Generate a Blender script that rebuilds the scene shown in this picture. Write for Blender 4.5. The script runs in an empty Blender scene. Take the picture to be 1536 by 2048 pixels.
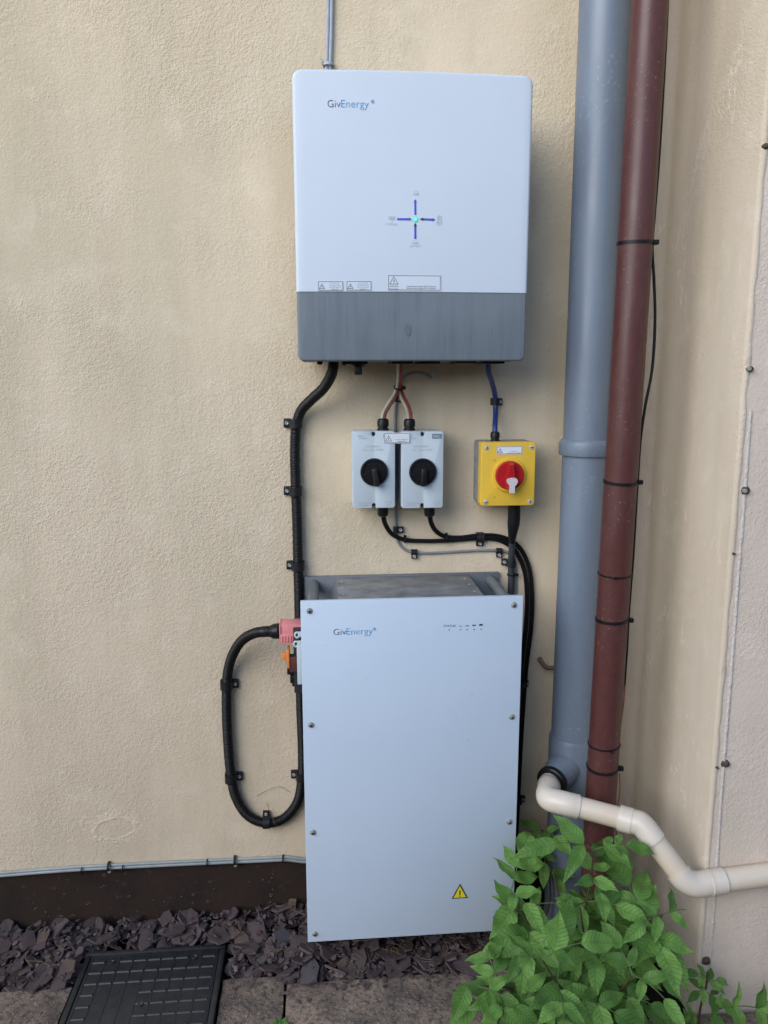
import bpy, bmesh, math, random
from mathutils import Vector, Matrix, noise as mnoise

# ------------------------------------------------------------------ camera, sky, sun, exposure
SC = bpy.context.scene
COL = SC.collection
PITCH, YAW, ROLL, DIST, EYE, FPX = .1773, .0817, -.002, 1.80, 1.38, 1538.0
_F = Vector((math.sin(YAW)*math.cos(PITCH), math.cos(YAW)*math.cos(PITCH), -math.sin(PITCH)))
_R0 = Vector((math.cos(YAW), -math.sin(YAW), 0)); _U0 = _R0.cross(_F)
_R = _R0*math.cos(ROLL) + _U0*math.sin(ROLL); _U = _U0*math.cos(ROLL) - _R0*math.sin(ROLL)
CAMPOS = Vector((0, -DIST, EYE))
cd = bpy.data.cameras.new('camera'); cam = bpy.data.objects.new('camera', cd); COL.objects.link(cam)
cd.sensor_fit = 'VERTICAL'; cd.sensor_height = 36.0; cd.lens = FPX/2048*36.0
cd.clip_start = .02; cd.clip_end = 400
m = Matrix((( _R.x, _U.x, -_F.x, CAMPOS.x), (_R.y, _U.y, -_F.y, CAMPOS.y), (_R.z, _U.z, -_F.z, CAMPOS.z), (0,0,0,1)))
cam.matrix_world = m; SC.camera = cam

SUN_EL, SUN_AZ = math.radians(29), math.radians(226)      # azimuth clockwise from +y: in front of the wall, left of the camera
w = bpy.data.worlds.new('World'); SC.world = w; w.use_nodes = True
nt = w.node_tree; bg = nt.nodes['Background']; sky = nt.nodes.new('ShaderNodeTexSky')
sky.sky_type = 'NISHITA'; sky.sun_disc = False; sky.sun_elevation = SUN_EL; sky.sun_rotation = SUN_AZ
sky.air_density = 1.0; sky.dust_density = 1.0; sky.ozone_density = 3.0
nt.links.new(sky.outputs[0], bg.inputs[0]); bg.inputs[1].default_value = .15
sl = bpy.data.lights.new('sun', 'SUN'); sun = bpy.data.objects.new('sun', sl); COL.objects.link(sun)
sl.energy = 1.4; sl.angle = math.radians(52); sl.color = (.96, .98, 1)
sd = Vector((math.sin(SUN_AZ)*math.cos(SUN_EL), math.cos(SUN_AZ)*math.cos(SUN_EL), math.sin(SUN_EL)))
sun.rotation_euler = sd.to_track_quat('Z', 'Y').to_euler(); sun.location = (-2, -4, 6)
SC.view_settings.view_transform = 'Standard'; SC.view_settings.look = 'None'
SC.view_settings.gamma = 1; SC.view_settings.use_curve_mapping = False
SC.view_settings.exposure = .62
SC.cycles.max_bounces = 8; SC.cycles.use_denoising = True

def pt(px, py, y):
    """point of the place at depth y (metres in front of the house wall) seen at photo position px, py"""
    d = _F + _R*((px-768)/FPX) + _U*((1024-py)/FPX)
    t = (y-CAMPOS.y)/d.y
    return CAMPOS + d*t

# ------------------------------------------------------------------ materials
MATS = {}
def nmat(name, col, rough=.5, spec=.5, var=0, vscale=20, vcol=None, bump=0, bscale=200, bdet=3, metal=0, stretch=None, emit=None, estr=0, trans=0):
    if name in MATS: return MATS[name]
    mt = bpy.data.materials.new(name); mt.use_nodes = True; n = mt.node_tree.nodes; l = mt.node_tree.links
    b = n['Principled BSDF']; b.inputs['Roughness'].default_value = rough; b.inputs['Metallic'].default_value = metal
    b.inputs['Specular IOR Level'].default_value = spec
    b.inputs['Base Color'].default_value = (*col, 1)
    tc = n.new('ShaderNodeTexCoord'); src = tc.outputs['Object']
    if stretch:
        mp = n.new('ShaderNodeMapping'); mp.inputs['Scale'].default_value = stretch; l.new(src, mp.inputs[0]); src = mp.outputs[0]
    if var:
        nz = n.new('ShaderNodeTexNoise'); nz.inputs['Scale'].default_value = vscale; nz.inputs['Detail'].default_value = 6; nz.inputs['Roughness'].default_value = .62
        l.new(src, nz.inputs['Vector'])
        cr = n.new('ShaderNodeValToRGB'); cr.color_ramp.elements[0].position = .32; cr.color_ramp.elements[1].position = .68
        c2 = vcol or tuple(c*(1-var) for c in col)
        cr.color_ramp.elements[0].color = (*c2, 1); cr.color_ramp.elements[1].color = (*col, 1)
        l.new(nz.outputs[0], cr.inputs[0]); l.new(cr.outputs[0], b.inputs['Base Color'])
    if bump:
        bz = n.new('ShaderNodeTexNoise'); bz.inputs['Scale'].default_value = bscale; bz.inputs['Detail'].default_value = bdet
        l.new(tc.outputs['Object'], bz.inputs['Vector'])
        bp = n.new('ShaderNodeBump'); bp.inputs['Strength'].default_value = 1; bp.inputs['Distance'].default_value = bump
        l.new(bz.outputs[0], bp.inputs['Height']); l.new(bp.outputs[0], b.inputs['Normal'])
    if emit:
        b.inputs['Emission Color'].default_value = (*emit, 1); b.inputs['Emission Strength'].default_value = estr
    MATS[name] = mt
    return mt

def node(nt_, t, **kw):
    x = nt_.nodes.new(t)
    for k, v in kw.items():
        if k.startswith('i_'): x.inputs[k[2:].replace('_', ' ')].default_value = v
        else: setattr(x, k, v)
    return x

def mixc(nt_, fac, a, b):
    x = nt_.nodes.new('ShaderNodeMix'); x.data_type = 'RGBA'
    for s, v in ((0, fac), (6, a), (7, b)):
        if isinstance(v, tuple): x.inputs[s].default_value = (*v, 1)
        elif isinstance(v, (int, float)): x.inputs[s].default_value = v
        else: nt_.links.new(v, x.inputs[s])
    return x.outputs[2]

def ramp(nt_, v, p0, p1, c0=0., c1=1.):
    x = nt_.nodes.new('ShaderNodeMapRange'); x.inputs[1].default_value = p0; x.inputs[2].default_value = p1
    x.inputs[3].default_value = c0; x.inputs[4].default_value = c1; nt_.links.new(v, x.inputs[0]); return x.outputs[0]

def stucco(name, base, dark, pale, grain=.0007, gscale=205, veins=False, pits=False):
    mt = bpy.data.materials.new(name); mt.use_nodes = True; t = mt.node_tree; l = t.links; b = t.nodes['Principled BSDF']
    b.inputs['Roughness'].default_value = .88; b.inputs['Specular IOR Level'].default_value = .25
    tc = t.nodes.new('ShaderNodeTexCoord'); ob = tc.outputs['Object']
    def nz(scale, det=4, rough=.55, vec=ob, dist=0):
        x = node(t, 'ShaderNodeTexNoise', i_Scale=scale, i_Detail=det, i_Roughness=rough, i_Distortion=dist); l.new(vec, x.inputs['Vector']); return x.outputs[0]
    mp = node(t, 'ShaderNodeMapping'); mp.inputs['Scale'].default_value = (9, 9, 1.2); l.new(ob, mp.inputs[0])
    big = nz(1.6, 5); streak = nz(1.0, 5, .6, mp.outputs[0]); mid = nz(14, 5, .6)
    c = mixc(t, ramp(t, big, .35, .68, 0, .6), base, dark)
    c = mixc(t, ramp(t, streak, .48, .72, 0, .8), c, dark)
    st2 = ramp(t, nz(.55, 6, .65, mp.outputs[0]), .46, .70, 0, .45); c = mixc(t, st2, c, tuple(q*k for q, k in zip(dark, (.86, .90, .84))))
    c = mixc(t, ramp(t, mid, .52, .75, 0, .5), c, pale)
    # fine dirt specks in the grain
    sp = nz(420, 2, .5); sp2 = nz(7, 3)
    mm = t.nodes.new('ShaderNodeMath'); mm.operation = 'MULTIPLY'; l.new(ramp(t, sp, .66, .74), mm.inputs[0]); l.new(ramp(t, sp2, .45, .7), mm.inputs[1])
    c = mixc(t, mm.outputs[0], c, tuple(q*.45 for q in dark))
    if veins:
        mv = node(t, 'ShaderNodeMapping'); mv.inputs['Scale'].default_value = (6.5, 6.5, 2.2); l.new(ob, mv.inputs[0])
        dn = node(t, 'ShaderNodeTexNoise', i_Scale=5.0, i_Detail=5); l.new(mv.outputs[0], dn.inputs['Vector'])
        va = t.nodes.new('ShaderNodeVectorMath'); va.operation = 'MULTIPLY_ADD'; va.inputs[1].default_value = (.55, .55, .55)
        l.new(dn.outputs[1], va.inputs[0]); l.new(mv.outputs[0], va.inputs[2])
        vo = node(t, 'ShaderNodeTexVoronoi', feature='DISTANCE_TO_EDGE', i_Scale=1.1); l.new(va.outputs[0], vo.inputs['Vector'])
        line = ramp(t, vo.outputs[0], .004, .014, 1, 0); gate = ramp(t, nz(5, 2), .5, .6)
        m2 = t.nodes.new('ShaderNodeMath'); m2.operation = 'MULTIPLY'; l.new(line, m2.inputs[0]); l.new(gate, m2.inputs[1])
        m3 = t.nodes.new('ShaderNodeMath'); m3.operation = 'MULTIPLY'; l.new(m2.outputs[0], m3.inputs[0]); m3.inputs[1].default_value = .42
        c = mixc(t, m3.outputs[0], c, tuple(min(.85, q*1.25) for q in pale))
    l.new(c, b.inputs['Base Color'])
    vg = node(t, 'ShaderNodeTexVoronoi', i_Scale=gscale*1.25); l.new(ob, vg.inputs['Vector'])
    vh = node(t, 'ShaderNodeTexVoronoi', i_Scale=gscale*.55); l.new(ob, vh.inputs['Vector'])
    vs = t.nodes.new('ShaderNodeMath'); vs.operation = 'MULTIPLY_ADD'; l.new(vh.outputs[0], vs.inputs[0]); vs.inputs[1].default_value = .9; l.new(vg.outputs[0], vs.inputs[2])
    g1 = vs.outputs[0]; g2 = nz(38, 3); g3 = nz(4, 3)
    gm = t.nodes.new('ShaderNodeMath'); gm.operation = 'MULTIPLY'; l.new(g1, gm.inputs[0]); l.new(ramp(t, nz(3.2, 4), .36, .62, .45, 1.35), gm.inputs[1]); g1 = gm.outputs[0]
    ad = t.nodes.new('ShaderNodeMath'); ad.operation = 'MULTIPLY_ADD'; l.new(g2, ad.inputs[0]); ad.inputs[1].default_value = .7; l.new(g1, ad.inputs[2])
    a2 = t.nodes.new('ShaderNodeMath'); a2.operation = 'MULTIPLY_ADD'; l.new(g3, a2.inputs[0]); a2.inputs[1].default_value = 2.2; l.new(ad.outputs[0], a2.inputs[2])
    h = a2.outputs[0]
    if pits:
        pv = node(t, 'ShaderNodeTexVoronoi', i_Scale=75.0); l.new(ob, pv.inputs['Vector'])
        a3 = t.nodes.new('ShaderNodeMath'); a3.operation = 'MULTIPLY_ADD'; l.new(ramp(t, pv.outputs[0], .05, .3), a3.inputs[0]); a3.inputs[1].default_value = 1.0; l.new(h, a3.inputs[2]); h = a3.outputs[0]
    bp = node(t, 'ShaderNodeBump', i_Strength=1.0, i_Distance=grain); l.new(h, bp.inputs['Height']); l.new(bp.outputs[0], b.inputs['Normal'])
    MATS[name] = mt; return mt

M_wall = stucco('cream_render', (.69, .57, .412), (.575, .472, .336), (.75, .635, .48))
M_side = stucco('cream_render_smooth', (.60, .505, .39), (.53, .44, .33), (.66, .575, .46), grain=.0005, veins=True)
M_pink = stucco('grey_pink_roughcast', (.68, .57, .47), (.575, .475, .385), (.74, .64, .55), grain=.0006, gscale=190)
M_plinth = nmat('dark_brown_masonry_paint', (.038, .023, .017), .8, .2, 1, 9, vcol=(.026, .018, .015), bump=.0015, bscale=60)
M_white = nmat('white_powder_coat', (.575, .63, .70), .42, .45, .05, 3, bump=.00012, bscale=900)
M_panel = nmat('pale_grey_panel', (.53, .62, .72), .38, .45, .05, 2.5, bump=.0001, bscale=900)
def streaked(name, base, dk, pale):
    mt = nmat(name, base, .5, .4); t = mt.node_tree; l = t.links; b = t.nodes['Principled BSDF']
    tc = t.nodes.new('ShaderNodeTexCoord'); mp = node(t, 'ShaderNodeMapping'); mp.inputs['Scale'].default_value = (95, 95, 6); l.new(tc.outputs['Object'], mp.inputs[0])
    a = node(t, 'ShaderNodeTexNoise', i_Scale=1.0, i_Detail=5, i_Roughness=.65); l.new(mp.outputs[0], a.inputs['Vector'])
    c_ = node(t, 'ShaderNodeTexNoise', i_Scale=9.0, i_Detail=4); l.new(tc.outputs['Object'], c_.inputs['Vector'])
    c = mixc(t, ramp(t, a.outputs[0], .42, .72, 0, .8), base, dk); c = mixc(t, ramp(t, c_.outputs[0], .45, .7, 0, .5), c, pale)
    l.new(c, b.inputs['Base Color'])
    l.new(ramp(t, c_.outputs[0], .3, .7, .42, .62), b.inputs['Roughness'])
    return mt
M_grey = streaked('weathered_grey_cover', (.155, .18, .205), (.115, .135, .16), (.185, .21, .235))
M_chassis = nmat('grey_painted_steel', (.15, .165, .18), .45, .5, .3, 12, bump=.0002, bscale=300)
M_topplate = nmat('dusty_grey_steel', (.25, .26, .27), .5, .5, 1, 16, vcol=(.10, .105, .11), bump=.0002, bscale=300, stretch=(1, 1.5, 1))
M_dark = nmat('dark_cavity_steel', (.03, .033, .038), .6, .3)
M_iso = nmat('light_grey_plastic', (.52, .595, .635), .42, .5, .06, 9, bump=.0001, bscale=700)
M_black = nmat('black_plastic', (.006, .006, .007), .40, .3, .3, 60, vcol=(.010, .010, .011))
M_cable = nmat('black_cable_sheath', (.005, .005, .006), .42, .28, .5, 90, vcol=(.010, .0095, .009))
M_dusty = nmat('dusty_black_plastic', (.007, .007, .009), .45, .3, 1, 150, vcol=(.022, .021, .020))
M_dgrey = nmat('dark_grey_cable', (.045, .05, .058), .5, .4, .3, 40)
M_gcable = nmat('grey_cable', (.22, .24, .26), .5, .5, .2, 40)
M_pcable = nmat('pale_grey_cable', (.36, .385, .38), .5, .4, 1, 14, vcol=(.25, .28, .27))
M_tcable = nmat('light_grey_cable', (.38, .41, .46), .5, .4, .2, 40)
M_blue = nmat('blue_cable', (.012, .045, .22), .4, .5, .3, 40)
M_redc = nmat('red_cable', (.28, .045, .03), .45, .5, .2, 40)
M_whitec = nmat('white_cable', (.60, .53, .43), .45, .5, .2, 60)
M_yellow = nmat('yellow_plastic', (.78, .50, .05), .42, .5, .12, 14, bump=.0001, bscale=500)
M_red = nmat('red_plastic', (.42, .012, .018), .3, .5, .1, 40)
M_tab = nmat('pale_grey_tab', (.55, .53, .53), .45)
M_steel = nmat('zinc_screw', (.42, .43, .40), .4, .5, .45, 300, metal=.35)
M_rust = nmat('rusty_fixing', (.03, .022, .02), .8, .3, .5, 200, vcol=(.10, .07, .055), bump=.001, bscale=400)
M_pink_plug = nmat('pink_plastic', (.78, .27, .27), .5, .4, .15, 60)
M_orange = nmat('orange_plastic', (.70, .23, .05), .5, .4)
M_maroon = nmat('maroon_plastic', (.10, .03, .03), .5, .4)
M_soil = nmat('grey_pvc', (.165, .205, .260), .33, .5, 1, 7, vcol=(.135, .17, .22), stretch=(3, 3, .5), bump=.0002, bscale=40)
M_down = nmat('brown_pvc', (.078, .026, .024), .27, .38, 1, 60, vcol=(.092, .034, .030), stretch=(1, 1, .5), bump=.0002, bscale=300)
def flecked(mt, col, scale, lo, hi, zlo, zhi):
    t = mt.node_tree; l = t.links; b = t.nodes['Principled BSDF']; src = b.inputs['Base Color'].links[0].from_socket
    tc = t.nodes.new('ShaderNodeTexCoord'); n1 = node(t, 'ShaderNodeTexNoise', i_Scale=scale, i_Detail=3); l.new(tc.outputs['Object'], n1.inputs['Vector'])
    n2 = node(t, 'ShaderNodeTexNoise', i_Scale=5.0, i_Detail=4); l.new(tc.outputs['Object'], n2.inputs['Vector'])
    m_ = t.nodes.new('ShaderNodeMath'); m_.operation = 'MULTIPLY'; l.new(ramp(t, n1.outputs[0], lo, hi), m_.inputs[0]); l.new(ramp(t, n2.outputs[0], zlo, zhi, 0, .8), m_.inputs[1])
    l.new(mixc(t, m_.outputs[0], src, col), b.inputs['Base Color']); l.new(ramp(t, n2.outputs[0], .35, .65, b.inputs['Roughness'].default_value, b.inputs['Roughness'].default_value+.18), b.inputs['Roughness'])
flecked(M_plinth, (.11, .085, .065), 60, .62, .75, .42, .62); flecked(M_down, (.24, .155, .14), 210, .645, .71, .38, .6); flecked(M_soil, (.26, .29, .33), 120, .60, .72, .45, .65)
M_waste = nmat('cream_white_pvc', (.62, .51, .38), .38, .5, 1, 8, vcol=(.64, .56, .45), bump=.0001, bscale=100)
M_fit = nmat('white_pvc_fitting', (.65, .575, .475), .36, .5, .08, 12)
M_seal = nmat('blue_grey_seal', (.35, .38, .42), .5)
M_caulk = nmat('white_caulk', (.58, .54, .50), .8, .2, 1, 60, vcol=(.50, .44, .38), bump=.003, bscale=160)
M_print_navy = nmat('navy_ink', (.05, .07, .16), .5)
M_print_blue = nmat('blue_ink', (.07, .33, .58), .5)
M_print_dark = nmat('dark_ink', (.03, .035, .05), .5)
M_print_grey = nmat('faded_grey_ink', (.40, .43, .46), .5)
M_print_faint = nmat('faint_grey_ink', (.52, .56, .61), .5)
M_print_white = nmat('white_ink', (.75, .78, .8), .5)
M_print_label = nmat('grey_label_ink', (.07, .085, .11), .5)
M_sticker = nmat('clear_vinyl_label', (.60, .65, .71), .35)
M_sticker_white = nmat('white_vinyl', (.72, .75, .80), .35)
M_isoblue = nmat('blue_grey_ink', (.10, .17, .23), .5)
M_led_blue = nmat('blue_indicator', (.02, .03, .25), .3, emit=(.03, .05, .9), estr=.25)
M_led_dark = nmat('dark_indicator', (.02, .04, .07), .3)
M_led_green = nmat('green_lamp', (.1, .6, .45), .3, emit=(.10, .95, .62), estr=.8)
M_led_ring = nmat('green_lamp_ring', (.02, .35, .25), .3, emit=(.02, .5, .3), estr=.5)
M_warn = nmat('yellow_warning_vinyl', (.70, .60, .02), .4)
M_copper = nmat('orange_thin_wire', (.35, .13, .07), .5)
M_lid = nmat('black_ribbed_plastic', (.014, .017, .022), .42, .5, 1, 45, vcol=(.034, .034, .035), bump=.0003, bscale=500)
M_soil_ground = nmat('dark_soil', (.022, .017, .014), .95, .2, .5, 40, bump=.006, bscale=120)
M_twig = nmat('dry_twig', (.20, .13, .07), .9, .2, .4, 80)
M_stone = nmat('beige_stone', (.20, .155, .11), .9, .2, .5, 60, bump=.002, bscale=200)
M_pale_stone = nmat('pale_stone', (.48, .46, .44), .8, .3, .3, 60)
M_stem = nmat('reddish_stem', (.085, .05, .03), .6, .3, .4, 50)
M_gstem = nmat('green_stem', (.10, .15, .05), .6, .3, .3, 50)

def concrete():
    mt = nmat('stained_concrete_slab', (.16, .13, .10), .95, .2); t = mt.node_tree; l = t.links; b = t.nodes['Principled BSDF']
    tc = t.nodes.new('ShaderNodeTexCoord'); ob = tc.outputs['Object']
    def nz(s, d=5, r=.65):
        x = node(t, 'ShaderNodeTexNoise', i_Scale=s, i_Detail=d, i_Roughness=r); l.new(ob, x.inputs['Vector']); return x.outputs[0]
    c = mixc(t, ramp(t, nz(9), .35, .62), (.115, .092, .078), (.30, .225, .165))
    c = mixc(t, ramp(t, nz(90, 4), .45, .65, 0, .8), c, (.06, .05, .046))
    c = mixc(t, ramp(t, nz(220, 2), .62, .72, 0, .7), c, (.50, .45, .41))
    l.new(c, b.inputs['Base Color'])
    bp = node(t, 'ShaderNodeBump', i_Strength=1.0, i_Distance=.004); l.new(nz(110, 5), bp.inputs['Height']); l.new(bp.outputs[0], b.inputs['Normal'])
    return mt
M_slab = concrete()

def slate():
    mt = nmat('purple_slate', (.1, .08, .09), .7, .4); t = mt.node_tree; l = t.links; b = t.nodes['Principled BSDF']
    oi = t.nodes.new('ShaderNodeObjectInfo'); ge = t.nodes.new('ShaderNodeNewGeometry')
    ad = t.nodes.new('ShaderNodeMath'); ad.operation = 'ADD'; l.new(oi.outputs['Random'], ad.inputs[0]); l.new(ge.outputs['Random Per Island'], ad.inputs[1])
    fr = t.nodes.new('ShaderNodeMath'); fr.operation = 'FRACT'; l.new(ad.outputs[0], fr.inputs[0])
    cr = t.nodes.new('ShaderNodeValToRGB'); e = cr.color_ramp.elements
    e[0].position = 0; e[0].color = (.062, .044, .046, 1); e[1].position = 1; e[1].color = (.105, .088, .10, 1)
    for p, c in ((.25, (.108, .074, .078)), (.5, (.084, .064, .060)), (.7, (.140, .098, .100)), (.86, (.085, .085, .10)), (.95, (.13, .085, .06))):
        x = e.new(p); x.color = (*c, 1)
    l.new(fr.outputs[0], cr.inputs[0])
    tc = t.nodes.new('ShaderNodeTexCoord'); n1 = node(t, 'ShaderNodeTexNoise', i_Scale=70.0, i_Detail=5); l.new(tc.outputs['Object'], n1.inputs['Vector'])
    c = mixc(t, ramp(t, n1.outputs[0], .42, .70, 0, .75), cr.outputs[0], (.050, .036, .030)); l.new(c, b.inputs['Base Color'])
    bp = node(t, 'ShaderNodeBump', i_Strength=.8, i_Distance=.002); l.new(n1.outputs[0], bp.inputs['Height']); l.new(bp.outputs[0], b.inputs['Normal'])
    return mt
M_slate = slate()

def leafmat(name, lo, hi):
    mt = bpy.data.materials.new(name); mt.use_nodes = True; t = mt.node_tree; l = t.links; b = t.nodes['Principled BSDF']
    b.inputs['Roughness'].default_value = .48; b.inputs['Specular IOR Level'].default_value = .25
    oi = t.nodes.new('ShaderNodeObjectInfo'); tc = t.nodes.new('ShaderNodeTexCoord')
    sx = t.nodes.new('ShaderNodeSeparateXYZ'); l.new(tc.outputs['Object'], sx.inputs[0])
    ab = t.nodes.new('ShaderNodeMath'); ab.operation = 'ABSOLUTE'; l.new(sx.outputs[0], ab.inputs[0])
    mu = t.nodes.new('ShaderNodeMath'); mu.operation = 'MULTIPLY_ADD'; l.new(ab.outputs[0], mu.inputs[0]); mu.inputs[1].default_value = -.75; l.new(sx.outputs[1], mu.inputs[2])
    fq = t.nodes.new('ShaderNodeMath'); fq.operation = 'MULTIPLY'; l.new(mu.outputs[0], fq.inputs[0]); fq.inputs[1].default_value = 62
    si = t.nodes.new('ShaderNodeMath'); si.operation = 'SINE'; l.new(fq.outputs[0], si.inputs[0])
    vein = ramp(t, si.outputs[0], .55, 1.0); mid = ramp(t, ab.outputs[0], .004, .02, 1, 0)
    mx = t.nodes.new('ShaderNodeMath'); mx.operation = 'MAXIMUM'; l.new(vein, mx.inputs[0]); l.new(mid, mx.inputs[1])
    n1 = node(t, 'ShaderNodeTexNoise', i_Scale=5.0, i_Detail=4); l.new(tc.outputs['Object'], n1.inputs['Vector'])
    c = mixc(t, oi.outputs['Random'], lo, hi)
    c = mixc(t, ramp(t, n1.outputs[0], .4, .7, 0, .35), c, tuple(q*.7 for q in lo))
    vm = t.nodes.new('ShaderNodeMath'); vm.operation = 'MULTIPLY'; l.new(mx.outputs[0], vm.inputs[0]); vm.inputs[1].default_value = .28
    c = mixc(t, vm.outputs[0], c, tuple(q*.55 for q in lo)); l.new(c, b.inputs['Base Color'])
    bp = node(t, 'ShaderNodeBump', i_Strength=.6, i_Distance=.0012, invert=True); l.new(mx.outputs[0], bp.inputs['Height']); l.new(bp.outputs[0], b.inputs['Normal'])
    tr = t.nodes.new('ShaderNodeBsdfTranslucent'); l.new(mixc(t, .5, c, (.22, .40, .05)), tr.inputs[0])
    ms = t.nodes.new('ShaderNodeMixShader'); ms.inputs[0].default_value = .20
    l.new(b.outputs[0], ms.inputs[1]); l.new(tr.outputs[0], ms.inputs[2]); l.new(ms.outputs[0], t.nodes['Material Output'].inputs[0])
    return mt
M_leaf = leafmat('green_leaf', (.066, .155, .030), (.185, .355, .076))

# ------------------------------------------------------------------ mesh helpers
WM = {}
class MB:
    def __init__(s): s.v = []; s.f = []
    def add(s, v, f):
        o = len(s.v); s.v += [Vector(q) for q in v]; s.f += [[i+o for i in q] for q in f]; return s
    def bm(s, b):
        b.verts.ensure_lookup_table(); b.verts.index_update()
        s.add([v.co.copy() for v in b.verts], [[v.index for v in f.verts] for f in b.faces]); b.free(); return s
    def box(s, x0, x1, y0, y1, z0, z1, r=0, seg=2):
        b = bmesh.new(); bmesh.ops.create_cube(b, size=1)
        for v in b.verts: v.co = Vector(((x0+x1)/2+v.co.x*(x1-x0), (y0+y1)/2+v.co.y*(y1-y0), (z0+z1)/2+v.co.z*(z1-z0)))
        if r: bmesh.ops.bevel(b, geom=b.edges[:], offset=r, segments=seg, profile=.5, affect='EDGES', clamp_overlap=True)
        return s.bm(b)
    def rplate(s, x0, x1, y0, y1, z0, z1, rc, re, seg=5, cuts=0, rcb=None, plain=None):
        """plate facing -y (front at y0) with rounded corners rc (bottom corners rcb) and a rounded front edge re"""
        b = bmesh.new(); bmesh.ops.create_cube(b, size=1)
        for v in b.verts: v.co = Vector(((x0+x1)/2+v.co.x*(x1-x0), (y0+y1)/2+v.co.y*(y1-y0), (z0+z1)/2+v.co.z*(z1-z0)))
        zm = (z0+z1)/2
        def yed(sel): return [e for e in b.edges if abs(e.verts[0].co.x-e.verts[1].co.x) < 1e-6 and abs(e.verts[0].co.z-e.verts[1].co.z) < 1e-6 and sel(e.verts[0].co.z)]
        if rc: bmesh.ops.bevel(b, geom=yed(lambda z: z > zm), offset=rc, segments=seg, profile=.5, affect='EDGES')
        rb = rc if rcb is None else rcb
        if rb: bmesh.ops.bevel(b, geom=yed(lambda z: z < zm), offset=rb, segments=seg, profile=.5, affect='EDGES')
        if re:
            fe = [e for e in b.edges if all(abs(v.co.y-y0) < 1e-6 for v in e.verts) and not (plain is not None and all(abs(v.co.z-plain) < 1e-6 for v in e.verts))]
            bmesh.ops.bevel(b, geom=fe, offset=re, segments=4, profile=.5, affect='EDGES')
        for i in range(1, cuts):
            xx = x0+(x1-x0)*i/cuts
            bmesh.ops.bisect_plane(b, geom=b.verts[:]+b.edges[:]+b.faces[:], plane_co=(xx, 0, 0), plane_no=(1, 0, 0))
        return s.bm(b)
    def cyl(s, p0, p1, r0, r1=None, seg=20, caps=True):
        return s.lathe(p0, Vector(p1)-Vector(p0), [(0, r0), ((Vector(p1)-Vector(p0)).length, r0 if r1 is None else r1)], seg, caps)
    def lathe(s, o, ax, prof, seg=24, caps=True):
        ax = Vector(ax).normalized(); o = Vector(o)
        a = ax.orthogonal().normalized(); c = ax.cross(a); V = []; Fc = []
        for (h, r) in prof:
            for i in range(seg):
                t = 2*math.pi*i/seg; V.append(o+ax*h+(a*math.cos(t)+c*math.sin(t))*r)
        for k in range(len(prof)-1):
            for i in range(seg):
                j = (i+1) % seg; Fc.append([k*seg+i, k*seg+j, (k+1)*seg+j, (k+1)*seg+i])
        if caps: Fc.append([i for i in range(seg)][::-1]); Fc.append([(len(prof)-1)*seg+i for i in range(seg)])
        return s.add(V, Fc)
    def tube(s, path, r, seg=14, rf=None, caps=True, off=(0, 0)):
        """r radius (or rf(length) -> radius); off shifts the tube in the frame's side/out directions"""
        P = path; n = len(P); T = []
        for i in range(n):
            T.append((P[min(i+1, n-1)]-P[max(i-1, 0)]).normalized())
        nrm = Vector((0, -1, 0)); V = []; Fc = []; L = 0
        for i in range(n):
            if i: L += (P[i]-P[i-1]).length
            nn = nrm-T[i]*nrm.dot(T[i])
            if nn.length < 1e-4: nn = T[i].orthogonal()
            nrm = nn.normalized(); sd_ = T[i].cross(nrm); rr = rf(L) if rf else r
            for k in range(seg):
                t = 2*math.pi*k/seg; V.append(P[i]+sd_*(off[0]+math.cos(t)*rr)+nrm*(off[1]+math.sin(t)*rr))
        for i in range(n-1):
            for k in range(seg):
                j = (k+1) % seg; Fc.append([i*seg+k, i*seg+j, (i+1)*seg+j, (i+1)*seg+k])
        if caps: Fc.append([k for k in range(seg)][::-1]); Fc.append([(n-1)*seg+k for k in range(seg)])
        return s.add(V, Fc)
    def prism(s, poly, y0, y1):
        """poly [(x,z)] counter-clockwise seen from the front, front at y0"""
        n = len(poly); V = [(x, y0, z) for x, z in poly]+[(x, y1, z) for x, z in poly]
        Fc = [list(range(n)), list(range(n, 2*n))[::-1]]+[[i, i+n, (i+1) % n+n, (i+1) % n] for i in range(n)]
        return s.add(V, Fc)
    def ring(s, outer, inner, y0, y1):
        n = len(outer); V = [(x, y0, z) for x, z in outer]+[(x, y0, z) for x, z in inner]+[(x, y1, z) for x, z in outer]+[(x, y1, z) for x, z in inner]; Fc = []
        for i in range(n):
            j = (i+1) % n
            Fc += [[i, j, n+j, n+i], [2*n+i, 2*n+j, j, i], [n+i, n+j, 3*n+j, 3*n+i]]
        return s.add(V, Fc)
    def build(s, name, mat, parent=None, smooth=35, warp=None):
        if warp: s.v = [warp(q) for q in s.v]
        lo = Vector([min(q[i] for q in s.v) for i in range(3)]); hi = Vector([max(q[i] for q in s.v) for i in range(3)])
        c = Vector(((lo.x+hi.x)/2, (lo.y+hi.y)/2, lo.z if parent is None else (lo.z+hi.z)/2))
        me = bpy.data.meshes.new(name); me.from_pydata([q-c for q in s.v], [], s.f); me.validate(); me.update()
        b = bmesh.new(); b.from_mesh(me); bmesh.ops.recalc_face_normals(b, faces=b.faces[:]); b.to_mesh(me); b.free()
        if mat: me.materials.append(mat)
        if smooth:
            me.polygons.foreach_set('use_smooth', [True]*len(me.polygons)); me.set_sharp_from_angle(angle=math.radians(smooth))
        o = bpy.data.objects.new(name, me); COL.objects.link(o); place(o, Matrix.Translation(c), parent); return o

def place(o, mw, parent=None):
    if parent:
        o.parent = parent; o.matrix_parent_inverse = WM[parent.name].inverted()
    o.matrix_basis = mw; WM[o.name] = mw.copy()

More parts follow.
